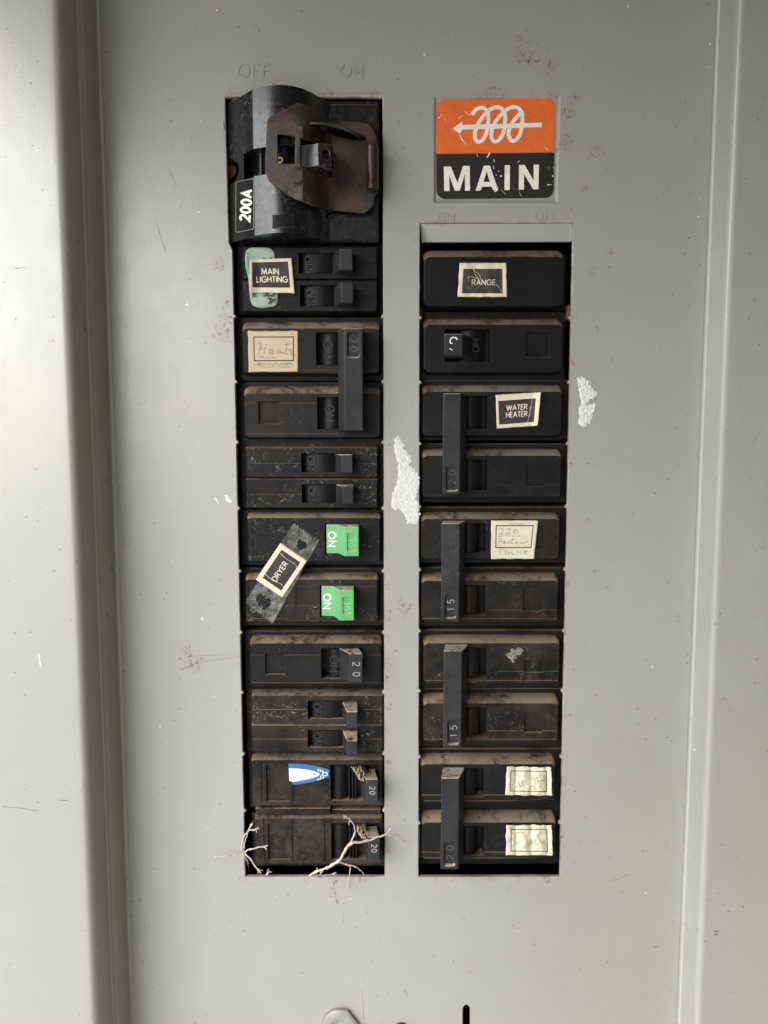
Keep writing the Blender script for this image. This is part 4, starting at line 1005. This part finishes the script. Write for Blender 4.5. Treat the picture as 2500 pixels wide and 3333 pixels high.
typed('tilted cream bordered black label reading DRYER', 'typed_label', Label(916, 1856, 104, 144, -34, 1.0, wob(.15, 15, 3)),
      (-37, 37, -55, 56), (), 3, rag=0)
ld = [o for o in ALLROOTS if o.get('label', '').startswith('tilted')][0]
Ld = Label(916, 1856, 104, 144, -34, 1.0, wob(.15, 15, 3))
stx = text('DRYER', 17, .26)[0]; stx = [[(-b, a) for a, b in l] for l in stx]     # reads upward along the long side
Ld.write('lettering', [[(a-2, b-6) for a, b in l] for l in stx], 3.0, M['cream'], ld, lift=.12)
lr = [o for o in ALLROOTS if 'RANGE' in o['label'] and o['category'] == 'label'][0]
Lr = Label(1571, 911, 154, 111, 0, .35, wob(.6, 5, 4), ((2, 0), (0, 0), (2, 0), (-4, 0)))
Lr.write('crease', [bez([(-30, 36), (-26, 20), (-14, 4), (-10, -10), (-14, -24)]), bez([(-26, 28), (-12, 18), (-6, 2)]), bez([(-50, 8), (-34, 10), (-20, 4)]), bez([(44, -14), (52, -24), (62, -38)])], 1.6, M['cream'], lr, lift=.10, jit=.9)
Lr.write('crease', [bez([(-46, 30), (-44, 0), (-46, -36)]), bez([(-34, 20), (-32, -10), (-36, -34)]), bez([(30, 26), (40, 14), (36, 2)]), bez([(6, -28), (20, -24), (34, -34)])], 1.2, M['creaseg'], lr, lift=.10, jit=.9)
lw = [o for o in ALLROOTS if 'WATER HEATER' in o['label'] and o['category'] == 'label'][0]
Lw = Label(1688, 1336, 144, 109, 2, .35, curlr, ((-1, 2), (2, -3), (-12, -3), (0, 2)))
Lw.write('crease', [bez([(46, 34), (44, 10), (42, -14), (36, -41)])], 4.5, M['creaseg'], lw, lift=.10, jit=.5)
Lw.write('crease', [bez([(43, 10), (41, -10), (37, -30)])], 1.4, M['cream'], lw, lift=.14, jit=.9)
Ld.write('crease', [bez([(-34, 44), (-10, 40), (20, 41), (38, 36)]), bez([(-36, -40), (-8, -43), (22, -38), (36, -42)])], 1.3, M['cream'], ld, lift=.12, jit=.7)
# handwritten labels
hw = 'small handwritten labels'
def hand(label, L, inner, strokes, w=1.5, mats=('cream', 'inkline'), fr=3.4, rag=1.2, nx=34, ny=24):
    t = thing('handwritten_label', label, 'label', L.F(0, -L.hg/2), hw)
    L.card('paper', inner, [M[m_] for m_ in mats], t, frame=fr, rag=rag, nx=nx, ny=ny)
    if strokes: L.write('handwriting', [bez(l, 5) for l in strokes], w, M['pencil'], t, lift=.10, jit=.3)
    return t
def c2(x, y, cu=888, cv=1143): return (700+x/2.765-cu, -(780+y/2.765-cv))
hs = [[c2(*q) for q in l] for l in (
    [(375, 935), (395, 925), (410, 935), (400, 980), (385, 1020), (380, 1030)], [(462, 935), (445, 980), (432, 1030)], [(385, 985), (420, 975), (455, 978)],
    [(480, 1015), (510, 1010), (518, 995), (500, 985), (482, 1005), (490, 1025), (530, 1020)], [(585, 1000), (560, 1000), (555, 1018), (575, 1024), (590, 1005), (595, 1022), (620, 1015)],
    [(645, 930), (635, 980), (625, 1020), (650, 1030)], [(615, 945), (660, 938), (708, 935)], [(650, 1000), (680, 985), (670, 1010), (690, 1030)], [(700, 990), (680, 1040), (725, 1045)],
    [(385, 1055), (420, 1050), (450, 1062), (490, 1055), (530, 1062)], [(370, 1120), (385, 1108), (395, 1122), (410, 1108), (430, 1125), (450, 1108), (470, 1125), (490, 1110), (520, 1128), (540, 1110), (560, 1128)],
    [(570, 1128), (590, 1110), (600, 1128), (620, 1110), (640, 1128), (670, 1112), (690, 1128)], [(370, 1120), (450, 1145), (560, 1140), (680, 1148)], [(620, 1150), (660, 1100), (700, 1140)])]
hand('yellowed handwritten label reading Heat, in the left column', Label(889, 1143, 162, 132, 0, .3, wob(.12, 31), ((-1, 0), (0, 0), (0, 0), (2, 2))), (-64, 68, -32, 48), hs, 1.7, ('tan', 'inkline'), fr=3.6)
def c9(x, y, cu=1675, cv=1757): return (1330+x/2.765-cu, -(1640+y/2.765-cv))
h2s = [[c9(*q) for q in l] for l in (
    [(808, 240), (830, 222), (850, 235), (835, 262), (812, 275), (860, 272)], [(880, 240), (905, 225), (920, 240), (900, 262), (878, 275), (925, 270)], [(945, 240), (990, 232)], [(965, 240), (950, 262), (975, 272), (992, 250)],
    [(800, 300), (860, 290), (960, 292), (1020, 288)], [(800, 320), (830, 312), (815, 350), (800, 375)], [(850, 315), (838, 360)], [(808, 342), (845, 335)], [(855, 352), (875, 340), (868, 335), (858, 358), (885, 355)],
    [(905, 340), (890, 352), (905, 358), (915, 340), (920, 358)], [(950, 310), (935, 355), (960, 355)], [(920, 328), (975, 320)], [(965, 350), (985, 340), (978, 358), (1000, 352)], [(1015, 340), (1035, 358), (1075, 345), (1095, 335)],
    [(815, 415), (870, 408)], [(830, 412), (825, 452)], [(870, 430), (895, 425), (880, 450), (905, 455)], [(915, 430), (915, 455), (935, 430)], [(945, 425), (945, 455), (968, 452)], [(985, 452), (1000, 425), (1015, 452)], [(1030, 425), (1030, 455)],
    [(1050, 430), (1095, 425), (1065, 440), (1095, 455)], [(900, 180), (930, 185), (960, 178), (1000, 186), (1040, 180)])]
hand('cream label with handwritten 220 heater, on the right column', Label(1675, 1757, 154, 124, 0, .3, wob(.15, 33), ((1, -1), (0, -1), (-14, 0), (0, 0))), (-62, 64, -27, 47), h2s, 1.4)
def crump(seed, k=1.15):
    def f(s_, t_):
        return k*(1.0*abs(sin(pi*(s_*3+.35)))**.8+.55*noise.noise(Vector((s_*6, t_*5, seed)))+.5*abs(noise.noise(Vector((s_*9, t_*11, seed+3)))))
    return f
m1 = [[(-52, 18), (-40, 20), (-32, 10), (-48, 0), (-56, -22)], [(-40, -20), (-34, 0), (-28, -22), (-22, 2), (-18, -20)], [(6, -8), (12, 16), (18, 0), (26, 14), (30, -10)], [(0, -26), (12, -14), (22, -28)], [(48, 20), (52, 8), (60, 4), (56, -12)], [(38, 4), (62, 0)], [(-50, 26), (-44, 34), (-36, 26)]]
hand('upper of the two crumpled ivory labels at the lower right', Label(1722, 2543, 150, 92, 0, .3, crump(41), ((2, -2), (-2, 1), (0, 1), (-2, -1))), (-61, 60, -34, 34), m1, 1.2, ('ivory', 'inkline'), 2.6, 2, 48, 34)
m2 = [[(-52, -20), (-44, -6), (-36, 2)], [(-44, -22), (-36, -8), (-26, 0)], [(-2, -16), (6, 4), (10, -12), (18, 2), (24, -16), (34, -4), (44, -14)], [(-46, 22), (-30, 26), (-20, 20)]]
hand('lower of the two crumpled ivory labels at the lower right', Label(1723, 2735, 150, 95, 0, .3, crump(47), ((0, -2), (-2, -2), (2, 2), (-1, 1))), (-60, 60, -36, 35), m2, 1.1, ('ivory', 'inkline'), 2.6, 2, 48, 34)
# blue and white sticker
bs = thing('blue_sticker', 'worn blue and white tapered sticker on the dusty breaker near the bottom left', 'sticker', pt(1000, 2550, .3))
def c5(x, y): return (660+x/2.37, 2430+y/2.37)
FS = lambda u, v, L: pt(u, v, .25+L+.2*noise.noise(Vector((u*.04, v*.04, 1))))
def flat(name, poly, mat, lift, par):
    bm = bmesh.new(); f = [bm.verts.new(FS(u, v, lift)) for u, v in poly]; g = [bm.verts.new(FS(u, v, lift-.12)) for u, v in poly]
    P = [[Vector((u, v, 0)) for u, v in poly]]
    for t_ in geometry.tessellate_polygon(P): bm.faces.new([f[i] for i in t_])
    for i in range(len(f)): bm.faces.new((f[i], f[(i+1) % len(f)], g[(i+1) % len(f)], g[i]))
    return bmo(name, bm, mat, par, smooth=0)
flat('blue_field', [c5(*q) for q in ((660, 130), (730, 132), (800, 137), (880, 152), (975, 178), (973, 236), (920, 252), (860, 268), (780, 285), (705, 294), (668, 262), (663, 200))], M['blue'], 0, bs)
flat('white_field', [c5(*q) for q in ((664, 168), (740, 170), (820, 180), (880, 196), (908, 212), (880, 232), (820, 250), (740, 266), (700, 272), (668, 262))], M['swhite'], .14, bs)
bm = bmesh.new()
for i, (x, y, a, L_) in enumerate(((892, 182, -60, 9), (908, 184, -62, 9), (925, 190, -55, 8), (890, 252, 55, 8), (908, 246, 60, 9), (930, 240, 60, 8), (915, 228, 35, 7))):
    u, v = c5(x, y); ca, sa = cos(radians(a)), sin(radians(a)); ribbon(bm, [(u-ca*L_/2, v+sa*L_/2), (u+ca*L_/2, v-sa*L_/2)], 3.2, FS, .16+.01*i, .1)
ribbon(bm, [(c5(943, 212)[0]+8*cos(radians(a)), c5(943, 212)[1]+5.5*sin(radians(a))) for a in range(0, 361, 24)], 2.6, FS, .2, .1)
bmo('print_marks', bm, M['swhite'], bs)
bm = bmesh.new(); ribbon(bm, [c5(853, 214), c5(866, 215)], 5.5, FS, .24, .08); bmo('print_dot', bm, M['blue'], bs)
# ================================================================== TORN PAPER, FLUFF
def zr(x, y): return (1150+x/5.53, 1350+y/5.53)
tag(lump('torn_paper_residue', [zr(*q) for q in ((780, 375), (830, 385), (850, 450), (925, 520), (925, 610), (1000, 680), (1055, 770), (1040, 860), (1010, 900), (1080, 950), (1190, 1080), (1200, 1230), (1170, 1400), (1140, 1520), (1190, 1560), (1185, 1700), (1205, 1800), (1160, 1960), (1000, 1975), (955, 1960), (940, 1860), (880, 1760), (820, 1700), (730, 1710), (680, 1660), (680, 1580), (700, 1420), (770, 1270), (800, 1080), (800, 870), (740, 700), (725, 560), (740, 450))],
     .05, .38, M['fibre'], None, 2, step=1.6, ragged=5), 'long ragged white torn paper patch on the strip between the two columns', 'paper scrap')
zq = lambda x, y: (1330+x/2.552, 1230+y/2.552)
tag(lump('torn_paper_residue', [zq(*q) for q in ((1395, -10), (1465, -5), (1500, 20), (1520, 80), (1580, 130), (1560, 160), (1500, 190), (1475, 225), (1560, 200), (1560, 250), (1520, 350), (1500, 390), (1455, 410), (1410, 380), (1412, 280), (1430, 200), (1415, 100))],
     .03, .5, M['fibre'], None, 12, step=1.6, ragged=6), 'small ragged white torn paper patch right of the WATER HEATER label', 'paper scrap')
ff = lambda x, y: (1330+x/2.765, 2040+y/2.765)
tag(lump('fluff_tuft', [ff(*q) for q in ((870, 250), (930, 205), (1000, 185), (1050, 205), (1040, 225), (980, 260), (965, 320), (940, 330), (915, 300), (890, 265))], .1, 1.1, M['fluff'], None, 6, step=1.6, ragged=7), 'wisp of grey fluff stuck on the very dirty breaker', 'fluff')
tag(lump('paint_chip', [(730, 1612), (742, 1608), (752, 1622), (760, 1636), (748, 1638), (734, 1628)], .03, .25, M['fibre'], None, 16, step=1.5, ragged=4), 'small whitish scuff on the cover left of the glue marked slim breaker', 'paint chip')
# ================================================================== TWIGS
def tube(bm, P, n=8):
    rings = []
    for i, (p, r) in enumerate(P):
        a = P[max(0, i-1)][0]; b = P[min(len(P)-1, i+1)][0]; d = (b-a).normalized()
        x = d.cross(Vector((0, 1, .13))).normalized(); y = d.cross(x)
        rings.append([bm.verts.new(p+(x*cos(2*pi*k/n)+y*sin(2*pi*k/n))*r*(1+.45*noise.noise(p*700+Vector((k, 0, 0))))) for k in range(n)])
    for a, b in zip(rings, rings[1:]):
        for k in range(n): bm.faces.new((a[k], a[(k+1) % n], b[(k+1) % n], b[k]))
    bm.faces.new(rings[0][::-1]); bm.faces.new(rings[-1])
def twigpath(bm, pts, bud=True):
    """pts: (x,y in crop units, h mm, radius crop units)"""
    Q = []
    for (x, y, h, r) in pts: u, v = c5(x, y); Q.append((pt(u, v, h), r*.70*.000124/2.37))
    out = []
    for i in range(len(Q)-1):
        (a, ra), (b, rb) = Q[i], Q[i+1]
        p0 = Q[i-1][0] if i else a; p3 = Q[i+2][0] if i < len(Q)-2 else b
        for k in range(6):
            t_ = k/6; p = .5*((2*a)+(b-p0)*t_+(2*p0-5*a+4*b-p3)*t_*t_+(3*a-p0-3*b+p3)*t_**3)
            out.append((p+Vector((noise.noise(p*420), 0, noise.noise(p*420+Vector((9, 0, 0)))))*.00045, (ra+(rb-ra)*t_)*(1.4 if k == 0 and i else .85+.3*random.random())))
    out.append(Q[-1]); tube(bm, out)
    if bud:
        e, r = Q[-1]; d = (e-Q[-2][0]).normalized()
        r = max(r, .00030)
        sp = bmesh.ops.create_icosphere(bm, subdivisions=1, radius=r*1.6)
        for w_ in sp['verts']: w_.co = w_.co*(1+.3*random.random())+e
        for k in range(4):
            dd = (d+Vector((random.uniform(-.9, .9), random.uniform(-.9, .3), random.uniform(-.9, .9)))).normalized()
            tube(bm, [(e, r*.8), (e+dd*r*3.2, r*.5), (e+dd*r*(4+2*random.random()), r*.15)], 5)
bm = bmesh.new()
twigpath(bm, [(822, 1000, 6, 7), (880, 962, 7, 12), (960, 935, 8, 15), (1045, 885, 9, 16), (1100, 800, 10, 13), (1140, 748, 11, 14), (1260, 728, 10, 11), (1340, 700, 9, 10), (1415, 678, 8, 10), (1436, 650, 8, 6), (1450, 628, 8, 4)], False)
twigpath(bm, [(1140, 745, 11, 9), (1168, 680, 12, 8), (1168, 610, 13, 6), (1150, 575, 13, 5), (1108, 545, 13, 6)])
twigpath(bm, [(1150, 575, 13, 4), (1132, 580, 13, 4), (1125, 605, 12, 3)], False)
twigpath(bm, [(1415, 678, 8, 8), (1470, 692, 8, 6), (1530, 714, 7, 6), (1560, 735, 6, 5), (1578, 744, 6, 6)], False)
twigpath(bm, [(1060, 890, 9, 8), (1125, 915, 8, 7), (1138, 950, 6, 6), (1130, 1010, 4, 5), (1122, 1075, 2, 5)])
twigpath(bm, [(1125, 915, 8, 6), (1180, 925, 8, 6), (1210, 950, 7, 5), (1246, 990, 6, 4)], False)
twigpath(bm, [(860, 975, 7, 6), (890, 1000, 5, 6), (905, 1005, 4, 8)])
twigpath(bm, [(925, 960, 8, 6), (905, 990, 6, 6), (950, 992, 5, 5), (1010, 982, 4, 6)])
twigpath(bm, [(880, 962, 7, 8), (850, 975, 6, 7), (822, 1000, 5, 8)])
twigpath(bm, [(890, 960, 7, 6), (885, 935, 7, 6)], False)
tag(bmo('dry_twig', bm, M['twig'], None, smooth=60), 'larger forked pale dry twig lying across the bottom of the left opening', 'twig', 'dry twigs caught in the left opening')
bm = bmesh.new()
twigpath(bm, [(360, 980, -8, 5), (345, 900, -3, 9), (318, 830, 3, 12), (300, 775, 5, 10), (318, 700, 6, 8), (350, 650, 7, 7), (372, 605, 8, 8)])
twigpath(bm, [(318, 690, 6, 7), (350, 655, 8, 7), (410, 638, 9, 7)])
twigpath(bm, [(320, 780, 5, 7), (330, 715, 7, 6), (345, 668, 8, 5)], False)
twigpath(bm, [(310, 828, 3, 9), (250, 832, 4, 7), (190, 845, 5, 6), (105, 850, 5, 8)])
twigpath(bm, [(325, 812, 4, 9), (370, 792, 5, 8), (430, 778, 6, 7), (480, 772, 6, 9)])
twigpath(bm, [(325, 825, 4, 9), (370, 870, 5, 8), (405, 920, 5, 7), (430, 950, 5, 10)])
tag(bmo('dry_twig', bm, M['twig'], None, smooth=60), 'smaller star shaped dry twig at the lower left corner of the opening', 'twig', 'dry twigs caught in the left opening')
bm = bmesh.new(); twigpath(bm, [(490, 990, 1, 8), (500, 980, 2, 10), (506, 968, 2, 8)])
tag(bmo('twig_bud', bm, M['twig'], None, smooth=60), 'tiny broken twig bud resting on the lower edge of the left opening', 'twig')
bm = bmesh.new(); u0 = c5(0, 0)
tube(bm, [(pt(1081, 2862, .3), .00006), (pt(1086, 2890, .5), .00006), (pt(1094, 2940, .3), .00005)], 5)
tag(bmo('fine_stalk', bm, M['twig'], None), 'hair thin brown stalk on the cover just below the larger twig', 'twig')
# ================================================================== THINGS AT THE FOOT OF THE PICTURE
bm = bmesh.new()
cx, cy = 1107, 3350
ou = [(cx+62*cos(radians(a)), cy-62*sin(radians(a))) for a in range(68, 400, 12)]+[(1168, 3330)]
ou = [(1131, 3291)]+[(cx+62*cos(radians(a)), cy-61*sin(radians(a))) for a in range(74, 340, 10)]+[(1186, 3362)]
inn = [(cx-3+27*cos(radians(a)), cy-1-28*sin(radians(a))) for a in range(0, 360, 15)]
P = [[Vector((u, v, 0)) for u, v in q] for q in (ou, inn)]; vs = [bm.verts.new(pt(q.x, q.y, 1.8)) for l in P for q in l]
for t_ in geometry.tessellate_polygon(P): bm.faces.new([vs[i] for i in t_])
bmesh.ops.recalc_face_normals(bm, faces=bm.faces)
if sum(f.normal.y for f in bm.faces) > 0: bmesh.ops.reverse_faces(bm, faces=bm.faces)
o = bmo('latch_plate', bm, M['zinc'], None, recalc=False); md = o.modifiers.new('t', 'SOLIDIFY'); md.thickness = .0014; md.offset = -1
md = o.modifiers.new('b', 'BEVEL'); md.width = .0002; md.segments = 2; md.limit_method = 'ANGLE'
tag(o, 'round dull zinc latch plate with a hole at the bottom edge', 'latch')
bm = bmesh.new(); bmesh.ops.create_uvsphere(bm, u_segments=24, v_segments=12, radius=.0034)
for w_ in bm.verts: w_.co = Vector((w_.co.x, w_.co.y*.5, w_.co.z))+pt(1307, 3352, .2)
tag(bmo('cover_screw', bm, M['steel'], None, smooth=60), 'dark domed screw head at the bottom edge between latch plate and slot', 'screw')
bm = bmesh.new(); tube(bm, [(pt(1362, 2630, -1.8), .0005), (pt(1362, 2700, -1.2), .0006), (pt(1362, 2790, -1.8), .0005)], 8)
tag(bmo('green_wire', bm, M['greenwire'], None), 'sliver of green wire at the left edge of the right opening', 'wire')
